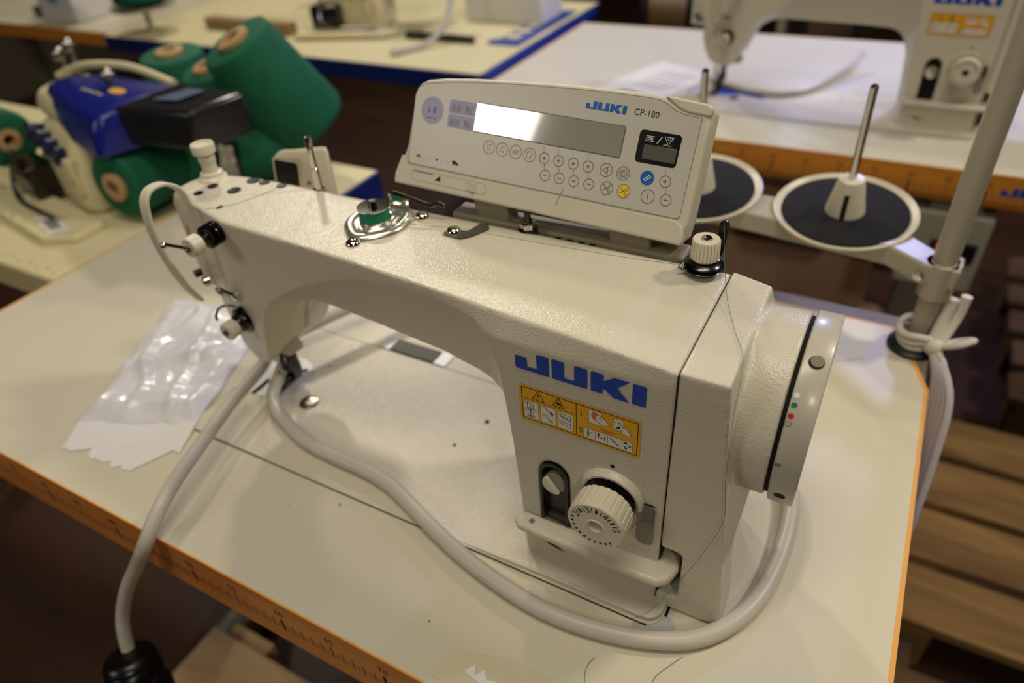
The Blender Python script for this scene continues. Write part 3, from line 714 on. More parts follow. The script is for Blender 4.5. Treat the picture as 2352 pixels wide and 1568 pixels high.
    P.obj('counter_plate', hp)
    g = G(); r2 = [(65.4, 49.2), (87.8, 49.2), (87.8, 58.4), (65.4, 58.4)]
    g.rings([[(x, y, .5) for x, y in r2], [(x, y, 1.2) for x, y in r2]]); g.obj('counter_display', M_LCD2, hp, bevel=.6)
    P = Print(F); P.use(M_PBLUE, .02); juki(P, 19.6, 74.9, 29.0/84.6); P.obj('logo', hp)
    P = Print(F); P.use(M_INK, .02).text('CP-180', 62.4, 77.3, 5.7, sx=1.0); P.obj('model_lettering', hp)
    # buttons
    def btn(x, y, r, sym, ring=M_INKG, fill=None, w=.42):
        P = Print(F)
        if fill: P.use(fill, .02).disc(x, y, r)
        P.use(ring, .06).ring(x, y, r, w)
        if sym == '+': P.line(x-1.4, y, x+1.4, y, .6); P.line(x, y-1.4, x, y+1.4, .6)
        elif sym == '-': P.line(x-1.5, y, x+1.5, y, .6)
        elif sym == 'zz': P.path([(x-1.6, y+2.4), (x-1.6, y+.4), (x+1.4, y+2.2), (x+1.4, y+.2)], .3); P.path([(x-1.4, y-2.4), (x-1.4, y-.6), (x+1.6, y-2.2), (x+1.2, y-.4)], .3)
        elif sym == 'm': P.path([(x-3, y+1.6), (x-1.8, y-1.8), (x-.6, y+1.8), (x+.4, y-1.6), (x+1.6, y+1.8), (x+2.6, y-1.6)], .35)
        elif sym == 'sq': P.path([(x-2.4, y-2), (x+1.4, y-2), (x+1.6, y+1.4), (x+3, y+.8)], .35); P.path([(x-2.4, y-2), (x-2.2, y+2), (x+1, y+2.2)], .35); P.disc(x, y+2.6, .4)
        elif sym == 'eye': P.path([(x+2, y+2.6), (x-2.8, y), (x+2, y-3)], .4); P.path([(x+.4, y+1.8), (x+1.2, y), (x+.4, y-1.8)], .7)
        elif sym == 'spi':
            P.ring(x, y, 3, .25); P.ring(x+.2, y-.1, 2.1, .25); P.ring(x-.1, y, 1.2, .3)
        elif sym == 'cut':
            P.line(x-2.8, y+2.2, x+1.2, y-1.2, .5); P.line(x-2.8, y-1.6, x+1.4, y+1, .5); P.ring(x+2.0, y+1.6, 1.1, .35); P.ring(x+1.8, y-2, 1.1, .35)
        elif sym == '//': P.use(M_WHITE, .1); P.line(x-2.4, y-1.6, x+1.2, y+2, .6); P.line(x-1.2, y-2.2, x+2.4, y+1.2, .6)
        elif sym == 'i': P.use(M_PBLUE, .1).text('i', x, y, 6.4)
        P.obj('button', hp)
    for x, y, s_ in ((-49, 38, 'zz'), (-38.1, 38.1, 'zz'), (-26.9, 38.2, 'm'), (-15.7, 37.9, 'sq')): btn(x, y, 4.9, s_, ring=M_INKL)
    for k in range(4):
        btn(-4+11.2*k, 37.7, 3.9, '+'); btn(-1.1+11.2*k, 26.2, 3.9, '-')
    btn(84.5, 37.5, 3.9, '+'); btn(87.6, 25.9, 3.9, '-')
    btn(42.9, 37.7, 4.6, 'eye'); btn(55.2, 37.6, 4.6, 'spi'); btn(45.9, 26, 4.6, 'cut'); btn(58.1, 26.2, 4.6, 'cut', fill=M_BYEL)
    btn(72.1, 37.6, 4.7, '//', ring=M_PBLUE, fill=M_PBLUE); btn(75.1, 26, 4.7, 'i')
    P = Print(F); P.use(M_INKG, .03)
    for k in range(4): P.line(-3.1+11.2*k, 33.8, -2.1+11.2*k, 30.1, .35); P.line(-5.6+11.2*k, 45.6, -5.0+11.2*k, 41.8, .18)
    P.line(85.5, 33.6, 86.6, 29.8, .35); P.line(83.0, 45.6, 83.6, 41.6, .2)
    P.use(M_INK, .03)
    for x, r in ((-100.7, .35), (-96.3, .3), (-92, .75), (-87.7, .3), (-83, .35)): P.disc(x, 21.8, r)
    P.poly([(-111, 21.4), (-106.4, 21.2), (-108, 22.8), (-109.6, 22.8)]); P.poly([(-78.4, 23.2), (-76, 23.6), (-72.4, 21.6), (-73.6, 20.2), (-75.4, 21.4), (-77, 20)])
    P.obj('speed_scale', hp)
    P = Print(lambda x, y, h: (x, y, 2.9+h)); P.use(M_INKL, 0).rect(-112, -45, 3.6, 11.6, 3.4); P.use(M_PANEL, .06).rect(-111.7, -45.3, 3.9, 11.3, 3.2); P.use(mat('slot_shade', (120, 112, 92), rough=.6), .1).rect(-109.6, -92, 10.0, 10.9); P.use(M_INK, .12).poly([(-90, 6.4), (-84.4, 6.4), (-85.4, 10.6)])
    P.obj('speed_slider_slot', hp)
    g = G(); g.rings([[(-64, 4.4, 2.8), (-52, 4.4, 2.8), (-52, 10.8, 2.8), (-64, 10.8, 2.8)], [(-62, 4.6, 3.0), (-55.4, 4.6, 5.2), (-55.4, 10.6, 5.2), (-62, 10.6, 3.0)]]); g.obj('speed_slider', M_PANEL, hp)
    return hp

machine = build_machine()

# --------- second machine on the table behind: copy of the tree (before the panel is added)
def copy_tree(o, parent=None):
    c = o.copy(); COL.objects.link(c); c.parent = parent
    for ch in list(o.children): copy_tree(ch, c)
    return c
machine2 = copy_tree(machine)
machine2['label'] = 'cream lockstitch sewing machine on the far table behind the thread stand'
machine2.location = (170*S, 977*S, Z0)
for o in machine2.children:
    if o.name.startswith('panel_bracket') or o.name.startswith('lifter_housing'):
        for c in list(o.children): bpy.data.objects.remove(c)
        bpy.data.objects.remove(o)
build_panel(machine)

# ------------------------------------------------------------------ bobbin on the winder
b = thing('bobbin', 'metal bobbin wound with green thread on the bobbin winder spindle', 'bobbin', (210, 95, 221.9))
g = G(); g.lathe((0, 0, 9.4), (0, 0, 1), [(0, 12.2), (.9, 12.3), (1.0, 4.2), (1.0, 3.4), (0, 3.4)], 48, cap=False); g.obj('bobbin_flange', M_CHROME, b)
g = G(); g.lathe((0, 0, 0), (0, 0, 1), [(0, 3.4), (0, 12.3), (.9, 12.2), (.9, 3.4)], 48, cap=False); g.obj('bobbin_flange', M_CHROME, b)
g = G(); g.lathe((0, 0, .9), (0, 0, 1), [(0, 3.5), (0, 11.4), (8.4, 11.4), (8.4, 3.5)], 48, cap=False); g.obj('wound_thread', M_THREAD, b)

# ------------------------------------------------------------------ tables
def cm_marks(parent, X0, X1, zero, y, digits=True, num0=0):
    P = Print(lambda x, z, h: (x, y-.2-h, z)); P.use(M_NAVY)
    k = num0
    while zero+10*k < X1:
        x = zero+10*k
        if x > X0:
            if k % 10 == 0: P.rect(x-1.5, x+1.5, -40, -25)
            elif k % 5 == 0: P.rect(x-.6, x+.6, -40, -24)
            else: P.rect(x-.4, x+.4, -40, -27.5)
            P.rect(x+4.75, x+5.25, -38, -33)
            if digits and k % 5 == 0 and k > 0: P.text(str(k), x+.6, -17, 9.5)
        k += 1
    return P.obj('ruler_scale', parent)

def sewing_table(name, label, x0, x1, y0, y1, zero, edge, lam, chamfer=True, thick=72, num0=0, marks=True):
    t = thing(name, label, 'table', (0, 0, 0))
    e = 3.0
    if chamfer: pts = [(x0, y0), (x1, y0), (x1, y1-92), (x1-30, y1-8), (x1-40, y1), (x0+40, y1), (x0, y1-80)]
    else: pts = [(x0, y0), (x1, y0), (x1, y1), (x0, y1)]
    g = G(); g.rings([[(x, y, -42) for x, y in pts], [(x, y, -.05) for x, y in pts]]); g.obj('edge_banding', M_BAND, t)
    def shrink(p):
        cx, cy = (x0+x1)/2, (y0+y1)/2
        return (p[0]+(e if p[0] < cx else -e), p[1]+(.6 if p[1] < cy else -e))
    g = G(); q = [shrink(p) for p in pts]; g.rings([[(x, y, -3) for x, y in q], [(x, y, 0) for x, y in q]]); tp = g.obj('table_top', lam, t, bevel=.6, seg=2)
    g = G(); g.rings([[(x0, y0-.5, -.4), (x0, y0-.5, 12-thick), (x0, y0+4, -thick), (x0, y0+22, -thick), (x0, y0+22, -1)], [(x1, y0-.5, -.4), (x1, y0-.5, 12-thick), (x1, y0+4, -thick), (x1, y0+22, -thick), (x1, y0+22, -1)]])
    g.obj('front_edge_strip', edge, t, smooth=False)
    if marks: cm_marks(t, x0, x1, zero, y0-.5, num0=num0)
    return t, tp
def stand(t, x0, x1, y0, y1, m=M_STAND):
    zf = -Z0/S
    for x in (x0, x1):
        g = G(); g.box(x-30, x+30, (y0+y1)/2-22, (y0+y1)/2+22, zf+60, -43); g.obj('leg', m, t, bevel=4)
        g = G(); g.box(x-25, x+25, y0, y1, zf, zf+60); g.obj('foot', m, t, bevel=6)
    g = G(); g.box(x0, x1, (y0+y1)/2-15, (y0+y1)/2+15, zf+420, zf+460); g.obj('cross_bar', m, t, bevel=3)

t1, tp1 = sewing_table('sewing_table', 'cream-topped sewing table in the foreground with an orange-brown ruler edge', -396, 625, -105, 432, -387, M_EDGE, M_LAM)
stand(t1, -330, 560, -60, 400)
g = G(); g.box(330, 640, 455, 485, -45, -20); g.box(330, 360, 400, 485, -60, -43); g.box(600, 630, 400, 485, -60, -43)
g.obj('rear_support_rail', mat('dull_rail', (112, 104, 86), rough=.5), t1, bevel=3)
P = Print(lambda x, y, h: (x, y, .12+h)); P.use(mat('grey_stain', (112, 108, 98), rough=.7))
for x, y, r in ((201, -10.5, 1.3), (569, -38, 1.2), (330, -66, .8), (160, -30, .7)): P.disc(x, y, r)
P.obj('specks', tp1)
for hx in (98, 170):
    g = G(); g.box(hx, hx+14, 180, 200, .1, 1.6); g.obj('hinge_end_plate', M_SATIN, t1)
g = G(); g.box(113, 169, 180.5, 199, .1, 2.2); g.obj('hinge_cover', mat('dark_hinge_label', (62, 56, 50), rough=.5), t1)
P = Print(lambda x, y, h: (x, y, .15+h)); P.use(M_GLASSC).disc(476, -1, 15.5); P.obj('hinge_plug', tp1, label='grey round plug at the bed corner')
t2, tp2 = sewing_table('sewing_table', 'far sewing table with an orange ruler edge, behind the thread stand', -236, 870, 862, 1490, -228, M_EDGE2, M_LAM2, chamfer=False, thick=52)
t2['group'] = 'x'; del t2['group']
stand(t2, -160, 640, 930, 1420)
P = Print(lambda x, z, h: (x, 861.2-h, z)); P.use(M_BLUE); juki(P, 690, -30, .9); P.obj('edge_logo', t2)

def plain_table(label, x0, x1, y0, y1, z, edge, lam, thick=44, ruler=None, feet=True):
    t = thing('work_table', label, 'table', (0, 0, z))
    g = G(); g.box(x0, x1, y0, y1, -thick, -1.0); g.obj('edge_strip', edge, t, bevel=3)
    g = G(); g.box(x0+3, x1-3, y0+3, y1-3, -2, 0); g.obj('table_top', lam, t)
    zf = -Z0/S-z
    if feet:
        for x in (x0+90, x1-60):
            g = G(); g.box(x-25, x+25, (y0+y1)/2-25, (y0+y1)/2+25, zf, -thick); g.obj('leg', M_STAND, t, bevel=4)
    return t
M_PALE = mat('overlock_table_cream', (214, 204, 160), rough=.5)
M_PLYE = mat('cream_edge', (200, 188, 146), rough=.6)
tl = plain_table('cream overlock table at the left edge with a pale ruler along its front', -1350, -400, 118, 436, -2, M_PLYE, M_PALE)
P = Print(lambda x, y, h: (x, y, .2+h)); P.use(M_INKL)
for k in range(46):
    x = -1300+20*k; P.disc(x, 132+(k % 2)*5, 2.2)
P.obj('ruler_dots', tl)
tb = plain_table('low cream table end with dark blue edges behind the foreground machine', -1350, -192, 440, 564, -2, M_BEDGE, M_PALE, thick=50)
t3 = plain_table('large cream table with thick dark blue edges in the left background', -1560, -280, 1040, 1700, 0, M_BEDGE, M_PALE, thick=42)
g = G()
bl = [(-300, 1250), (-372, 1250), (-392, 1262), (-392, 1285), (-372, 1300), (-372, 1560), (-386, 1575), (-300, 1590)]
g.rings([[(x, y, -1) for x, y in bl], [(x, y, 2.5) for x, y in bl]]); mk = g.obj('blue_edge_emblem', mat('bright_blue_edge', (24, 62, 150), rough=.4), t3)
P = Print(lambda x, y, h: (x, y, 2.8+h)); P.use(M_PALE)
for k in range(5): P.rect(-366, -330, 1304+52*k, 1340+52*k, 12)
P.obj('emblem_lettering', mk)
g = G(); g.cyl((-280, 1045, -20), (-290, 1650, -20), 19, n=24); g.obj('rounded_side_bumper', mat('bumper_blue', (24, 46, 128), rough=.4), t3)
t4 = plain_table('far left table with an orange front edge under a white box', -2600, -1560, 1062, 1600, 0, M_EDGE2, M_LAM, thick=40)

# ------------------------------------------------------------------ hose
def hose_profile(pts, r, name, label, m=M_HOSE, cat='cable', n=16, res=8):
    g = G(); g.tube(pts, r, n, res); return top(g, name, m, label, cat)
hz = 8.2
hb = thing('power_hose', 'thick pale grey hose winding from the needle around the machine pillar', 'hose')
pts = [(46, 118, 40), (44, 104, 30), (46, 88, 18), (52, 68, hz+1), (66, 54, hz), (88, 43, hz), (127, 30, hz), (165, 26, hz), (200, 25, hz), (230, 21, hz), (258, 12, hz-.5), (284, 2, 7.4), (323, -11, 6.8), (364, -20.5, 6.8), (402, -25, 6.8), (438, -22.5, 6.8), (473, -14, 6.8), (502, 0, 6.8), (522, 22, 6.8), (535, 52, 6.8), (541, 92, 7), (540, 135, 9), (528, 165, 30), (512, 160, 70), (505, 140, 100)]
pts[-3:] = [(530, 168, 7), (505, 190, 7), (470, 205, 7)]
g = G(); g.tube(pts, 6.4, 18, 8); g.obj('hose', M_HOSE, hb)
hc = thing('work_lamp_hose', 'pale hose hanging over the table front edge with a black rubber boot at its end', 'hose')
pts = [(96, 268, 30), (64, 205, 34), (40, 150, 34), (26, 108, 32), (34, 74, 28), (45, 24, 28), (61, -25, 28), (73, -66, 26), (82, -95, 20), (80, -115, 0), (58, -122, -34), (38, -131, -66), (25, -141, -98), (23, -150, -122), (26, -158, -148)]
g = G(); g.tube(pts, 6.3, 18, 8); g.obj('hose', M_HOSE, hc)
g = G(); g.lathe((30, -160, -138), (.25, -.25, -1), [(0, 7), (0, 16), (3, 21), (8, 23.5), (12, 21.5), (16, 24.5), (24, 26), (30, 23.5), (36, 26.5), (48, 27.5), (58, 26), (64, 18), (64, .01)], 36); g.obj('rubber_boot', M_RUBBER, hc)

# ------------------------------------------------------------------ bag on the table
def sheet(name, quad, nu, nv, zf, m, label, cat, thick=None):
    """quad corners A(0,0) B(1,0) C(1,1) D(0,1) in table mm; zf(u,v)->z"""
    A, B, C_, D = [Vector((*q, 0)) for q in quad]
    g = G(); g.use(m); V = []
    for j in range(nv+1):
        row = []
        for i in range(nu+1):
            u, v = i/nu, j/nv
            p = A*(1-u)*(1-v)+B*u*(1-v)+C_*u*v+D*(1-u)*v
            dx, dy, z = zf(u, v)
            row.append((p.x+dx, p.y+dy, z))
        V.append(row)
    T = [[g.v(p) for p in r] for r in V]; Bm = [[g.v((p[0], p[1], .3)) for p in r] for r in V]
    for j in range(nv):
        for i in range(nu):
            g.f([T[j][i], T[j][i+1], T[j+1][i+1], T[j+1][i]]); g.f([Bm[j][i], Bm[j+1][i], Bm[j+1][i+1], Bm[j][i+1]])
    for i in range(nu):
        g.f([T[0][i], Bm[0][i], Bm[0][i+1], T[0][i+1]]); g.f([T[nv][i], T[nv][i+1], Bm[nv][i+1], Bm[nv][i]])
    for j in range(nv):
        g.f([T[j][0], T[j+1][0], Bm[j+1][0], Bm[j][0]]); g.f([T[j][nu], Bm[j][nu], Bm[j+1][nu], T[j+1][nu]])
    return g
from mathutils import noise
def bagz(u, v):
    n = noise.noise(Vector((u*2.2, v*5, 3)))+.28*abs(noise.noise(Vector((u*6, v*8, 9))))*2
    e = min(u, 1-u, v, 1-v)*9; e = min(e, 1)
    ridge = 4.5*max(0, 1-abs(u-.30-.10*sin(v*9))*13)+4*max(0, 1-abs(v-.33-.25*u)*15)+3.4*max(0, 1-abs(u-.72+.2*v)*15)
    return (4*noise.noise(Vector((v*6, 5, 1)))*(u < .03 or u > .97), 4*noise.noise(Vector((u*8, 1, 7)))*(v < .03), 3.0+e*(6.5+6.0*n+ridge))
bag = thing('folded_plastic_bag', 'crumpled white folded plastic bag lying on the table left of the machine', 'bag')
g = sheet('x', ((-106, -46), (6, 6), (-58, 178), (-196, 150)), 90, 130, bagz, M_BAG, '', '')
g.obj('bag_sheet', M_BAG, bag, ang=70)
def padz(u, v):
    return (0, (7.0*noise.noise(Vector((u*6, 2, 7)))+3*noise.noise(Vector((u*17, 2, 3))))*(v < .06), 1.0+2.2*v+.9*sin(u*5+v*2)*v)
g = sheet('x', ((-90, -76), (22, -30), (6, 8), (-106, -44)), 60, 12, padz, M_PAPER, '', '')
g.obj('torn_paper_edge', M_PAPER, bag)
def padz2(u, v):
    return (0, (5.0*noise.noise(Vector((u*7, 5, 7)))+3*noise.noise(Vector((u*19, 8, 3))))*(v < .06), .7+.8*v)
g = sheet('x', ((-58, -70), (-4, -66), (18, -20), (-70, -50)), 40, 8, padz2, M_PAPER, '', '')
g.obj('lower_torn_sheet', M_PAPER, bag)

# ------------------------------------------------------------------ tape on the table, paper note
g = G(); tp = [(352, -99), (357, -74), (372, -72), (392, -66), (424, -64), (440, -72), (436, -99)]
g.rings([[(x, y, 0) for x, y in tp], [(x, y, .5) for x, y in tp]]); tape = top(g, 'tape_piece', M_TAPE, 'yellowed patch of old adhesive tape at the front edge of the foreground table', 'tape')
g = G(); g.rings([[(x, y, .45) for x, y in ((372, -86), (377, -78), (380, -86), (384, -79), (389, -85), (396, -82), (395, -86), (388, -89))], [(x, y, 1.2) for x, y in ((372, -86), (377, -78), (380, -86), (384, -79), (389, -85), (396, -82), (395, -86), (388, -89))]])
o = g.obj('torn_paper_remnant', M_PAPER, tape)
g = G(); pn = [(536, 428), (572, 420), (566, 366), (545, 352), (520, 360), (520, 428)]
g.rings([[(x, y, 0) for x, y in pn], [(x, y, .6) for x, y in pn]]); top(g, 'paper_note', M_PAPER, 'blank white paper lying on the table behind the handwheel', 'paper')

# ------------------------------------------------------------------ threads
def thread(pts, label, res=6, r=.15):
    g = G(); g.tube(pts, r, 5, res); return top(g, 'thread', M_THREAD, label, 'thread')
thread([(459.5, 134, 247), (464, 120, 238), (474, 95, 222.5), (486, 68, 219), (496, 47, 218.8), (499.8, 28, 216), (501, 18.4, 195), (503, 17.4, 150), (506, 17.0, 118), (500, 16.0, 90), (491, 15, 60), (481, 6, 38), (470, 0, 16), (459, -6, 8.2)], 'green thread running from the tension eyelet down over the side cover')
thread([(220, 90, 226), (240, 97, 222), (275, 104.5, 222), (300, 106, 222), (350, 108, 222.5), (400, 110, 223.5), (437, 112, 225)], 'green thread stretched from the bobbin to the tension discs', res=3)
thread([(447, -38, .6), (445, -48, .6), (450, -62, .6), (456, -80, .6), (462, -103, .6)], 'left of two loose green thread ends on the table at the front', r=.2)
thread([(500, -11, .6), (494, -21, .6), (488, -33, .6), (488, -48, .6), (494, -70, .6), (498, -103, .6)], 'right of two loose green thread ends on the table at the front', r=.2)
thread([(60, 62, 217.4), (75, 75, 217.6), (86, 100, 217.6), (90, 118, 217.8)], 'short green thread lying over the top of the machine head', r=.15)
thread([(345, 129.5, 241), (347, 131, 247), (349, 134, 252)], 'tiny green thread snippet stuck on the lower lip of the control panel', r=.22)

# ------------------------------------------------------------------ thread stand
ts = thing('thread_stand', 'pale grey thread stand with pole rising beside the rear corner of the foreground table', 'thread stand', (0, 0, 0))
g = G(); g.cyl((608, 410, 0.1), (608, 410, 640), 10.8, n=28); g.obj('pole', M_POLE, ts)
g = G(); g.lathe((606, 404, 0), (0, 0, 1), [(0, 24), (4, 24), (7, 19), (7, 12)], 36); g.obj('pole_base_collar', mat('dark_green_rubber', (16, 30, 28), rough=.35), ts)
g = G()
arm = [(318, 490), (318, 452), (470, 432), (560, 420), (592, 396), (622, 394), (625, 424), (600, 428), (575, 452), (540, 486)]
g.rings([[(x, y, 76) for x, y in arm], [(x, y, 98) for x, y in arm]]); g.obj('cross_arm', M_POLE, ts, bevel=3)
g = G(); g.lathe((608, 408, 84), (0, 0, 1), [(-22, 15), (14, 15), (14, 11), (-22, 11)], 32); g.obj('clamp', M_POLE, ts)
g = G(); g.lathe((590, 396, 86), (-.3, -1, 0), [(-3, 5), (3, 5), (4, 3), (4, .01)], 6); g.obj('clamp_bolt', M_CHROME, ts)
def tilt(c, a=7):
    return Matrix.Translation(Vector(c)*S) @ Euler((math.radians(a), 0, 0)).to_matrix().to_4x4()
first = None
for cx, cy, lab in ((511, 470, 'round spool tray'), (355, 472, 'round spool tray')):
    d = bpy.data.objects.new('spool_tray', None); COL.objects.link(d); d.parent = ts
    d.matrix_local = tilt((cx, cy, 100))
    if first is None:
        g = G(); g.lathe((0, 0, -3), (0, 0, 1), [(0, 30), (1, 64), (5, 69.5), (8, 70), (8.5, 68.6), (5, 64), (4.4, 60), (4.4, .01)], 64); g.obj('tray_dish', M_IVORY, d)
        g = G(); g.lathe((0, 0, 1.2), (0, 0, 1), [(0, 62.5), (2.6, 62), (3.0, 61), (3.0, .01)], 56); g.obj('foam_pad', M_FOAM, d)
        g = G(); g.lathe((0, 0, 4), (0, 0, 1), [(0, 19.5), (34, 13), (37, 12), (37.6, 10), (37.6, 4)], 36); g.obj('spool_cone_holder', M_IVORY, d)
        g = G(); g.rings([[(-2.4, -20.4, 3.5), (2.4, -20.4, 3.5), (2.4, -10, 3.5), (-2.4, -10, 3.5)], [(-2.4, -15.4, 30), (2.4, -15.4, 30), (2.4, -8, 30), (-2.4, -8, 30)]]); g.obj('holder_slot', M_DARK, d)
        g = G(); g.cyl((0, 0, 38), (0, 0, 137), 3.8, n=18); g.lathe((0, 0, 137), (0, 0, 1), [(0, 3.8), (1.5, 2.6), (1.5, .01)], 18); g.obj('spool_pin', M_CHROME, d)
        first = d
    else:
        for ch in first.children:
            c = ch.copy(); COL.objects.link(c); c.parent = d

# cord tied at the pole base + hanging bundle
rp = thing('tied_cord', 'white cotton cord knotted around the base of the thread stand pole', 'cord')
g = G()
for k in range(3):
    a = [(608+(17+k)*cos(t*pi/8), 406+(17+k)*sin(t*pi/8), 10+6*k+2*sin(t+k)) for t in range(17)]
    g.tube(a, 3.4, 8, 2)
g.sphere((622, 388, 16), 9)
g.tube([(622, 388, 16), (640, 384, 26), (652, 392, 30), (640, 396, 22), (624, 390, 16)], 3.4, 8, 5)
g.tube([(622, 388, 16), (634, 372, 8), (640, 362, -22), (642, 358, -52)], 3.0, 8, 5)
g.tube([(620, 390, 18), (624, 404, 40), (626, 410, 60)], 6.0, 10, 4); g.tube([(626, 392, 18), (634, 408, 42), (636, 412, 64)], 5.0, 10, 4)
g.obj('cord_loops', M_ROPE, rp)
g = G()
for k in range(5):
    x = 631+3.2*k
    g.tube([(623+k, 384, 12), (x, 360-4*k, -8), (x+2, 330-6*k, -60), (x, 290-5*k, -130), (x-2, 240, -210-8*k), (x-3, 215, -262-8*k)], 4.2, 8, 6)
g.obj('hanging_strands', mat('lilac_grey_cord', (186, 180, 186), rough=.6, bump=.4, scale=300, bdist=.001), rp)

# ------------------------------------------------------------------ control box under the far table
cb = thing('control_box', 'grey motor control box with a red switch under the far table', 'box')
g = G(); g.box(588, 700, 872, 960, -205, -74); g.obj('box_body', M_BOX, cb, bevel=5)
g = G(); g.box(626, 690, 868, 873, -152, -118); g.obj('switch_plate', M_BLACK, cb, bevel=2)
g = G(); g.box(632, 652, 864, 869, -147, -124); g.obj('rocker_switch', M_RED, cb, bevel=2)
g = G(); g.lathe((640, 871, -92), (0, -1, 0), [(0, 4), (1.5, 4), (2, .01)], 16); g.lathe((676, 871, -190), (0, -1, 0), [(0, 4), (1.5, 4), (2, .01)], 16); g.obj('box_screw', M_DSTEEL, cb)
g = G(); g.box(610, 680, 880, 950, -76, -54); g.obj('mounting_bracket', M_STAND, cb)
mb_ = thing('motor_unit', 'pale drive unit with dark panel hanging under the far table', 'motor')
g = G(); g.box(380, 520, 890, 1010, -175, -130); g.box(400, 500, 900, 1000, -132, -54); g.obj('motor_body', M_BOX, mb_, bevel=6)
g = G(); g.box(400, 455, 886, 892, -165, -142); g.obj('dark_panel', M_OBLK, mb_)

# things on the far table
g = G(); pq = [(-20, 1010), (110, 960), (200, 1180), (60, 1230)]
g.rings([[(x, y, 0) for x, y in pq], [(x, y, 1.2) for x, y in pq]])
pp_ = thing('instruction_sheet', 'white instruction sheet with a brown photo on the far table behind the panel', 'paper'); g.obj('sheet_paper', M_PAPER, pp_)
P = Print(lambda x, y, h: (x, y, 1.5+h)); P.use(mat('brown_photo', (92, 66, 58), rough=.4)).poly([(24, 1010), (100, 985), (112, 1020), (50, 1042)]); P.use(M_INKG)
for k in range(6): P.line(55+6*k, 1080+18*k, 125+6*k, 1052+18*k, 3)
P.obj('printed_photo', pp_)
g = G(); bq = [(205, 1090), (236, 1060), (262, 1074), (310, 1062), (296, 1098), (250, 1120)]
g.rings([[(x, y, .2) for x, y in bq], [(x, y, 2.2) for x, y in bq]]); top(g, 'blue_fabric_scrap', mat('blue_cloth', (62, 96, 190), rough=.8), 'small blue fabric scrap on the far table near the needle', 'cloth')
g = G(); g.tube([(190, 1180, 8), (206, 1120, 9), (250, 1090, 9), (320, 1080, 9), (370, 1110, 9), (400, 1170, 12), (430, 1250, 18), (440, 1290, 32)], 6, 12, 8); top(g, 'cable', M_HOSE, 'pale cable curling over the far table beside the second machine', 'cable')

# ------------------------------------------------------------------ yarn cones
def cone(p0, p1, r0, r1, label, core=True, rin=.36):
    """p0 visible end centre, p1 other end"""
    p0, p1 = Vector(p0), Vector(p1); L = (p1-p0).length
    t = thing('yarn_cone', label, 'yarn cone', p0, group='green overlock yarn cones'); d = (p1-p0)
    g = G(); a = r0*rin
    g.lathe((0, 0, 0), d, [(.5, a*1.2), (0, r0*.9), (2, r0*.97), (6, r0), (L-14, r1), (L-4, r1*.96), (L, r1*.8), (L, a*1.2)], 48, cap=False); g.obj('yarn', M_CONE, t, ang=60)
    g = G(); g.lathe((0, 0, 0), d, [(3, a*.62), (-7, a*.62), (-7, a*1.0), (-5.5, a*1.22), (3, a*1.22), (L, a*1.22), (L, a*.62), (3, a*.62)], 32, cap=False); g.obj('cardboard_tube', M_CARD if core else M_BLACK, t, ang=50)
    return t
cone((-340, 475, 214), (-304, 540, 68), 57, 72, 'largest green yarn cone leaning forward behind the machine head, topmost of the pile')
cone((-568, 528, 165), (-572, 538, 52), 52, 58, 'green yarn cone standing at the left rear of the pile, brown tube on top')
cone((-452, 500, 158), (-446, 530, 44), 46, 50, 'green yarn cone half hidden behind the large leaning cone')
cone((-372, 452, 52), (-310, 512, 48), 50, 46, 'green yarn cone lying low with a dark hollow end facing the machine', core=False, rin=.75)
cone((-438, 274, 58), (-452, 436, 50), 48, 50, 'green yarn cone lying in front of the overlock machine, brown tube facing left')
cone((-900, 310, 92), (-712, 292, 84), 42, 46, 'green yarn cone cut off by the left edge of the photo')
cone((-1440, 1120, 220), (-1438, 1118, 78), 50, 76, 'green yarn cone standing upright in the upper left on the blue-edged table')
# tray for the upright cone
g = G(); g.lathe((-1438, 1118, 60), (0, 0, 1), [(0, 20), (4, 84), (14, 90), (14, 86), (8, 80), (8, .01)], 40); g.cyl((-1438, 1118, 0), (-1438, 1118, 62), 8, n=16)
tag(g.obj('cone_stand', M_POLE, None), 'small round stand carrying the upright green cone in the upper left', 'stand').location = (0, 0, Z0)

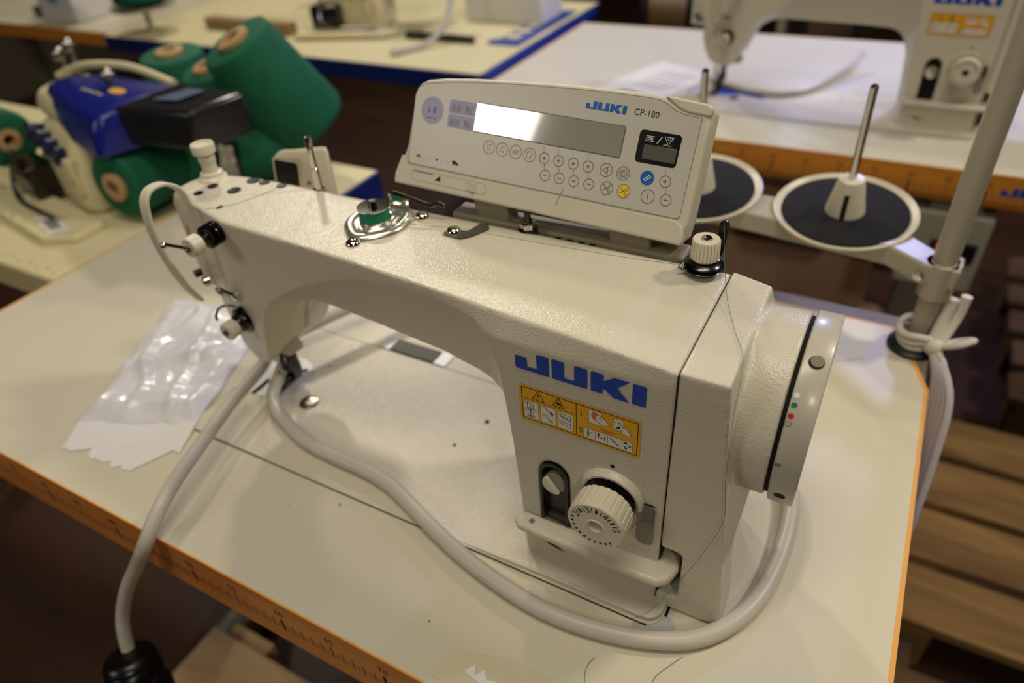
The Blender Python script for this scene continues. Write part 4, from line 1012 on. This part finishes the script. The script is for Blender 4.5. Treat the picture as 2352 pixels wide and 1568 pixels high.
# ------------------------------------------------------------------ overlock machine
def overlock(loc, label, rz=0):
    r = thing('overlock_machine', label, 'overlock machine', loc, rz)
    g = G()
    bs = [(-214, -50), (-70, -66), (-46, -50), (-50, 60), (-190, 84)]
    g.rings([[(x, y, 2) for x, y in bs], [(x, y, 60) for x, y in bs], [(x*.98, y+(14 if y < 0 else 0), 100) for x, y in bs], [(x*.96, y+(26 if y < 0 else 0), 118) for x, y in bs]])
    g.obj('base', M_PALE, r, bevel=8, seg=4)
    g = G()
    hd = [(-266, 12), (-246, -22), (-170, -34), (0, -38), (20, -24), (30, 70), (-250, 74)]
    g.rings([[(x, y+16, 108) for x, y in hd], [(x, y+10, 122) for x, y in hd], [(x, y+12, 138) for x, y in hd], [(x*.96, y*.86+18, 152) for x, y in hd]])
    g.obj('head', M_PALE, r, bevel=8, seg=4)
    g = G()
    bh = [(-104, -34), (-112, -24), (-96, -44), (-20, -52), (90, -56), (112, -44), (116, 84), (-60, 84), (-112, 20)]
    bh = [(-226, 20), (-210, -10), (-70, -42), (34, -52), (44, -42), (60, 90), (20, 104), (-160, 66)]
    g.rings([[(x, y, 108) for x, y in bh], [(x, y+4, 142) for x, y in bh], [(x*.94, y*.88+10, 162) for x, y in bh], [(x*.8, y*.6+22, 170) for x, y in bh]])
    hd_ = g.obj('blue_hood', M_HOOD, r, bevel=7, seg=4, label='glossy dark blue hood')
    P = Print(lambda x, y, h: (x, y, 170.6+h)); P.use(M_YEL).disc(-22, 30, 20, 9); P.use(M_INKL); P.rect(-90, -24, 6, 12); P.obj('oval_badge', hd_, label='small yellow oval badge')
    for k in range(4):
        g = G(); g.lathe((-196+36*k, -44-4*k, 104-5*k), (-.1, -1, .25), [(-14, 10), (0, 13), (10, 14), (14, 11), (14, .01)], 20); g.obj('tension_dial', M_KNOB, r)
    g = G(); g.box(-100, -58, -66, -52, 30, 90); g.obj('front_door', M_PALE, r, bevel=6)
    P = Print(lambda x, z, h: (x, -66.5-h, z)); P.use(M_YEL).rect(-72, -62, 50, 60); P.obj('door_sticker', r)
    # looper area, presser arm, cloth plate
    g = G(); g.box(-236, -160, -96, -50, 12.5, 66); g.obj('looper_block', M_DSTEEL, r, bevel=5)
    g = G(); g.tube([(-200, -84, 88), (-206, -104, 44), (-186, -114, 22), (-140, -116, 17), (-60, -112, 17)], 4, 10, 6); g.obj('presser_arm', M_STEEL, r)
    g = G(); cp = [(-270, -150), (-30, -150), (10, -120), (0, -72), (-270, -72)]; g.rings([[(x, y, 0) for x, y in cp], [(x, y, 12) for x, y in cp]]); pc = g.obj('cloth_plate', M_PALE, r, bevel=3)
    P = Print(lambda x, y, h: (x, y, 12.3+h)); P.use(M_PAPER).poly([(-110, -128), (-30, -138), (-16, -112), (-94, -104)]); P.use(M_INKL, .1).poly([(-86, -124), (-44, -130), (-36, -116), (-76, -110)]); P.obj('plate_cover', pc)
    g = G()
    for (a, b_, c) in ((-60, 40, 184), (-240, 50, 190), (-216, 60, 204)):
        g = G(); g.cyl((a, b_, 140), (a, b_, c), 5, n=12); g.sphere((a, b_, c), 11); g.obj('thread_guide_post', M_STEEL, r)
    g = G(); g.tube([(-250, 40, 158), (-180, 60, 178), (-80, 84, 182), (20, 96, 168)], 6, 10, 6); g.obj('thread_guide_bar', M_PALE, r)
    return r
ov = overlock((-452, 318, -2), 'cream and blue overlock machine among green cones at the left', math.radians(-10))
g = G()
bp_ = [(-420, 300), (-285, 322), (-262, 402), (-400, 402)]
g.rings([[(x, y, 112) for x, y in bp_], [(x, y, 146+(x+418)*.04) for x, y in bp_], [(x*.985-5, y+2, 166+(y-300)*.05) for x, y in bp_]])
mc = g.obj('belt_cover', M_OBLK, ov, bevel=7, seg=4, label='smoked black belt cover')
inv = (Matrix.Translation(Vector((-452, 318, -2))*S) @ Euler((0, 0, math.radians(-10))).to_matrix().to_4x4()).inverted()
mc.matrix_parent_inverse = inv
P = Print(lambda x, y, h: (x, y, 169.5+(y-300)*.05+h)); P.use(mat('blue_grey_label', (86, 100, 128), rough=.3)).poly([(-372, 336), (-330, 344), (-318, 384), (-352, 384)]); P.obj('cover_label', mc)
ov2 = copy_tree(ov); ov2.location = (-700*S, 1370*S, Z0+.003); ov2.rotation_euler = (0, 0, math.radians(18)); ov2['label'] = 'blue and cream overlock machine at the top of the photo on the blue-edged table'
# ------------------------------------------------------------------ background clutter
def block(name, label, cat, parts, m):
    t = thing(name, label, cat)
    for nm, (x0, x1, y0, y1, z0, z1), mm, bv in parts:
        g = G(); g.box(x0, x1, y0, y1, z0, z1); g.obj(nm, mm, t, bevel=bv)
    return t
block('storage_box', 'white box with a bright blue mark on the far left table', 'box', [('box_shell', (-1960, -1780, 1120, 1260, 0, 170), M_PAPER, 6), ('blue_mark', (-1890, -1845, 1116, 1121, 60, 140), mat('sky_blue_print', (40, 140, 220), rough=.5), 0), ('dark_flap', (-2060, -1968, 1150, 1200, 0, 30), M_OBLK, 2)], M_PAPER)
block('plank', 'long wooden slat lying across the blue-edged table', 'plank', [('slat', (-1280, -960, 1180, 1215, 1, 30), mat('brown_slat', (150, 120, 84), rough=.7), 2)], None)
block('ruler_bar', 'dark metal bar lying on the blue-edged table behind the cones', 'bar', [('bar', (-620, -420, 1240, 1256, 1, 16), M_DSTEEL, 2)], None)
block('white_carton', 'long white carton at the back of the blue-edged table', 'carton', [('carton_body', (-560, -330, 1440, 1560, 0, 70), M_PAPER, 4)], None)
g = G(); g.tube([(-560, 1100, 9), (-520, 1180, 9), (-500, 1250, 40), (-520, 1330, 110), (-560, 1380, 160)], 7, 10, 6); top(g, 'cable', M_HOSE, 'pale grey cable rising from the blue-edged table', 'cable')
for k, (x, y, z0, w, h, mm, lb) in enumerate((( -60, 1620, 0, 150, 120, M_OBLK, 'dark machine housing behind the far table, left of the second machine'), (160, 1720, 0, 120, 160, M_BOX, 'grey cabinet seen under the arm of the second machine'), (330, 1700, 0, 160, 110, M_OBLK, 'black crate seen through the arm opening of the second machine'))):
    t = thing('equipment_case', lb, 'case'); t.location = (x*S, y*S, 0)
    g = G(); g.box(-w/2, w/2, 0, 160, 0, 780+h); g.obj('case_body', mm, t, bevel=10)
    g = G(); g.box(-w/3, w/3, -4, 0, 700, 780+h*.5); g.obj('front_panel', M_STEEL if k != 1 else M_BLACK, t, bevel=3)
# things under the tables behind
for k, (x, y, w, d, h, mm, lb) in enumerate(((-520, 1150, 150, 200, 420, mat('dusty_purple_fabric', (92, 80, 84), rough=.9), 'dusty grey-purple fabric bale under the blue-edged table'), (-330, 1010, 200, 120, 300, mat('dusty_purple_fabric', (92, 80, 84)), 'grey sack standing under the corner of the blue-edged table'), (-760, 900, 160, 160, 380, M_OBLK, 'black crate on the floor behind the overlock table'))):
    t = thing('floor_bundle', lb, 'bundle'); t.location = (x*S, y*S, 0)
    g = G(); pr = [(-w/2, -d/2), (w/2, -d/2), (w/2, d/2), (-w/2, d/2)]
    g.rings([[(a, b_, 0) for a, b_ in pr], [(a*1.08, b_*1.08, h*.5) for a, b_ in pr], [(a*.8, b_*.8, h) for a, b_ in pr]]); g.obj('bundle_body', mm, t, bevel=30, seg=5)
    g = G(); g.tube([(-w*.42, -d*.5, h*.7), (0, -d*.58, h*.66), (w*.42, -d*.5, h*.7)], 7, 8, 5); g.obj('strap', M_CARD, t)

# ------------------------------------------------------------------ pallets (boards are parts)
def pallet(x0, x1, y0, y1, zt, label, m, bw=95, gap=38, along='x'):
    t = thing('wooden_pallet', label, 'pallet', (0, 0, 0)); z = zt
    zf = -Z0/S
    k = 0; pos = y0 if along == 'x' else x0; lim = y1 if along == 'x' else x1
    while pos+bw <= lim+1:
        g = G(); j = random.uniform(-6, 6)
        if along == 'x': g.box(x0+j, x1+j, pos, pos+bw, z-20, z)
        else: g.box(pos, pos+bw, y0+j, y1+j, z-20, z)
        g.obj('deck_board', m, t, bevel=2, seg=2); pos += bw+gap; k += 1
    for f in (.02, .46, .9):
        g = G()
        if along == 'x':
            xa = x0+(x1-x0)*f; g.box(xa, xa+90, y0, y1, z-42, z-20.5); g.box(xa, xa+90, y0, y0+120, zf, z-43); g.box(xa, xa+90, y1-120, y1, zf, z-43); g.box(xa, xa+90, (y0+y1)/2-60, (y0+y1)/2+60, zf, z-43)
        else:
            ya = y0+(y1-y0)*f; g.box(x0, x1, ya, ya+90, z-42, z-20.5); g.box(x0, x0+120, ya, ya+90, zf, z-43); g.box(x1-120, x1, ya, ya+90, zf, z-43)
        g.obj('stringer', m, t)
    return t
pallet(686, 1486, 560, 1190, -640, 'pine pallet on the floor right of the foreground table', M_PALLET, bw=118, gap=20)
pallet(660, 1460, -300, 540, -652, 'shade-toned pallet in the lower right corner', M_PALLET_SHADE, bw=112, gap=22)
pallet(-292, 420, -760, 58, -640, 'pine pallet below the front edge of the foreground table', wood('lit_pine', (178, 144, 92), (214, 184, 132), scale=(2.5, 16, 16), rough=.8, bump=.3), along='x', gap=14, bw=120)  # paler pine: a lit look put into the colour, below the table
pallet(-110, 600, 870, 1480, -636, 'pale pallet under the far table behind the thread stand', M_PALLET, gap=30)
pallet(900, 1700, 1215, 1900, -640, 'shade-toned pallet at the right behind the control box', M_PALLET_SHADE)

t = thing('slatted_crate', 'pale pinkish wooden crate under the front of the far table', 'crate', (0, 0, 0))
for k in range(4):
    g = G(); g.box(250, 560, 1010, 1030, -600+120*k, -500+120*k); g.obj('slat', mat('pinkish_pine', (184, 150, 124), rough=.75, var=.15, varscale=12), t, bevel=2)
for x in (262, 520):
    g = G(); g.box(x, x+30, 1031, 1140, -635, -140); g.obj('side_post', M_PALLET, t)
g = G(); g.box(255, 555, 1032, 1140, -139, -122); g.obj('crate_lid', mat('pinkish_pine', (184, 150, 124)), t)
# ------------------------------------------------------------------ room
g = G(); g.box(-4200, 4200, -3600, 5200, -60, 0); fl = struct('floor', g, M_FLOOR, 'dark brown floorboards')
def wall(n, a): 
    g = G(); g.box(*a); struct(n, g, M_WALL, n.replace('_', ' '))
wall('wall_back', (-4200, 4200, 5200, 5300, 0, 3200)); wall('wall_front', (-4200, 4200, -3700, -3600, 0, 3200))
wall('wall_left', (-4300, -4200, -3600, 5200, 0, 3200)); wall('wall_right', (4200, 4300, -3600, 5200, 0, 3200))
g = G(); g.box(-4200, 4200, -3600, 5200, 3200, 3260); struct('ceiling', g, M_CEIL, 'ceiling')

# ------------------------------------------------------------------ lamps
def K(t):
    return {'warm': (1.0, .91, .76), 'neutral': (1.0, .93, .82), 'cool': (.72, .80, 1.0)}[t]
def area(name, loc, target, size, power, col, shape='DISK', sy=None):
    l = bpy.data.lights.new(name, 'AREA'); l.shape = shape; l.size = size
    if sy: l.size_y = sy
    l.energy = power; l.color = col
    o = bpy.data.objects.new(name, l); COL.objects.link(o); o.location = loc
    d = Vector(target)-Vector(loc); o.rotation_euler = d.to_track_quat('-Z', 'Y').to_euler()
    return o
TGT = (.25, .1, Z0+.1)
area('overhead_fill', (-1.9, 2.15, 2.95), TGT, .2, 46, K('warm'))
area('overhead_fill', (-1.3, 2.9, 2.95), TGT, .2, 34, K('warm'))
area('overhead_fill', (1.9, 1.3, 2.9), TGT, .26, 44, K('warm'))
area('overhead_fill', (.5, -.2, 3.1), (.3, .1, Z0), 1.3, 36, K('warm'), 'RECTANGLE', .5)  # unseen overhead fill, added to lift the ambient light
area('overhead_fill', (1.9, -1.6, 3.0), (.6, .1, Z0), .4, 22, K('warm'))
area('front_left_lamp', (-1.06, -1.83, Z0+1.33), (.28, .15, Z0+.27), .62, 13, K('neutral'), 'RECTANGLE', .42)  # lamp inferred from its reflection in the panel display
# blue-white sewing lamp of the second machine, then an added fill spreading its blue
area('needle_lamp', (.36, 1.13, Z0+.13), (.46, 1.07, Z0), .05, .2, (.50, .56, 1.0))
area('blue_fill', (.62, 1.7, Z0+.8), (.40, 1.05, Z0), .12, 11, (.42, .45, 1.0))
w = bpy.data.worlds.new('room_air'); SC.world = w; w.use_nodes = True
w.node_tree.nodes['Background'].inputs[0].default_value = (.9, .8, .62, 1); w.node_tree.nodes['Background'].inputs[1].default_value = .12

# ------------------------------------------------------------------ camera
cd = bpy.data.cameras.new('camera'); cam = bpy.data.objects.new('camera', cd); COL.objects.link(cam); SC.camera = cam
cd.sensor_width = 36.0; cd.lens = 1602.10/2352*36.0; cd.clip_start = .01; cd.clip_end = 50
RW = Matrix([[0.877043, 0.475814, -0.066306], [-0.247013, 0.565011, 0.78724], [0.412044, -0.674065, 0.613071]])      # world -> camera rows
cam.matrix_world = Matrix.Translation(Vector((540.306, -263.25, 464.59))*S+Vector((0, 0, Z0))) @ RW.transposed().to_4x4()
cd.dof.use_dof = True; cd.dof.focus_distance = .432; cd.dof.aperture_fstop = 3.8; cd.dof.aperture_blades = 7

SC.view_settings.view_transform = 'Standard'; SC.view_settings.look = 'None'
SC.view_settings.exposure = -0.78; SC.view_settings.gamma = 1.0; SC.view_settings.use_curve_mapping = False
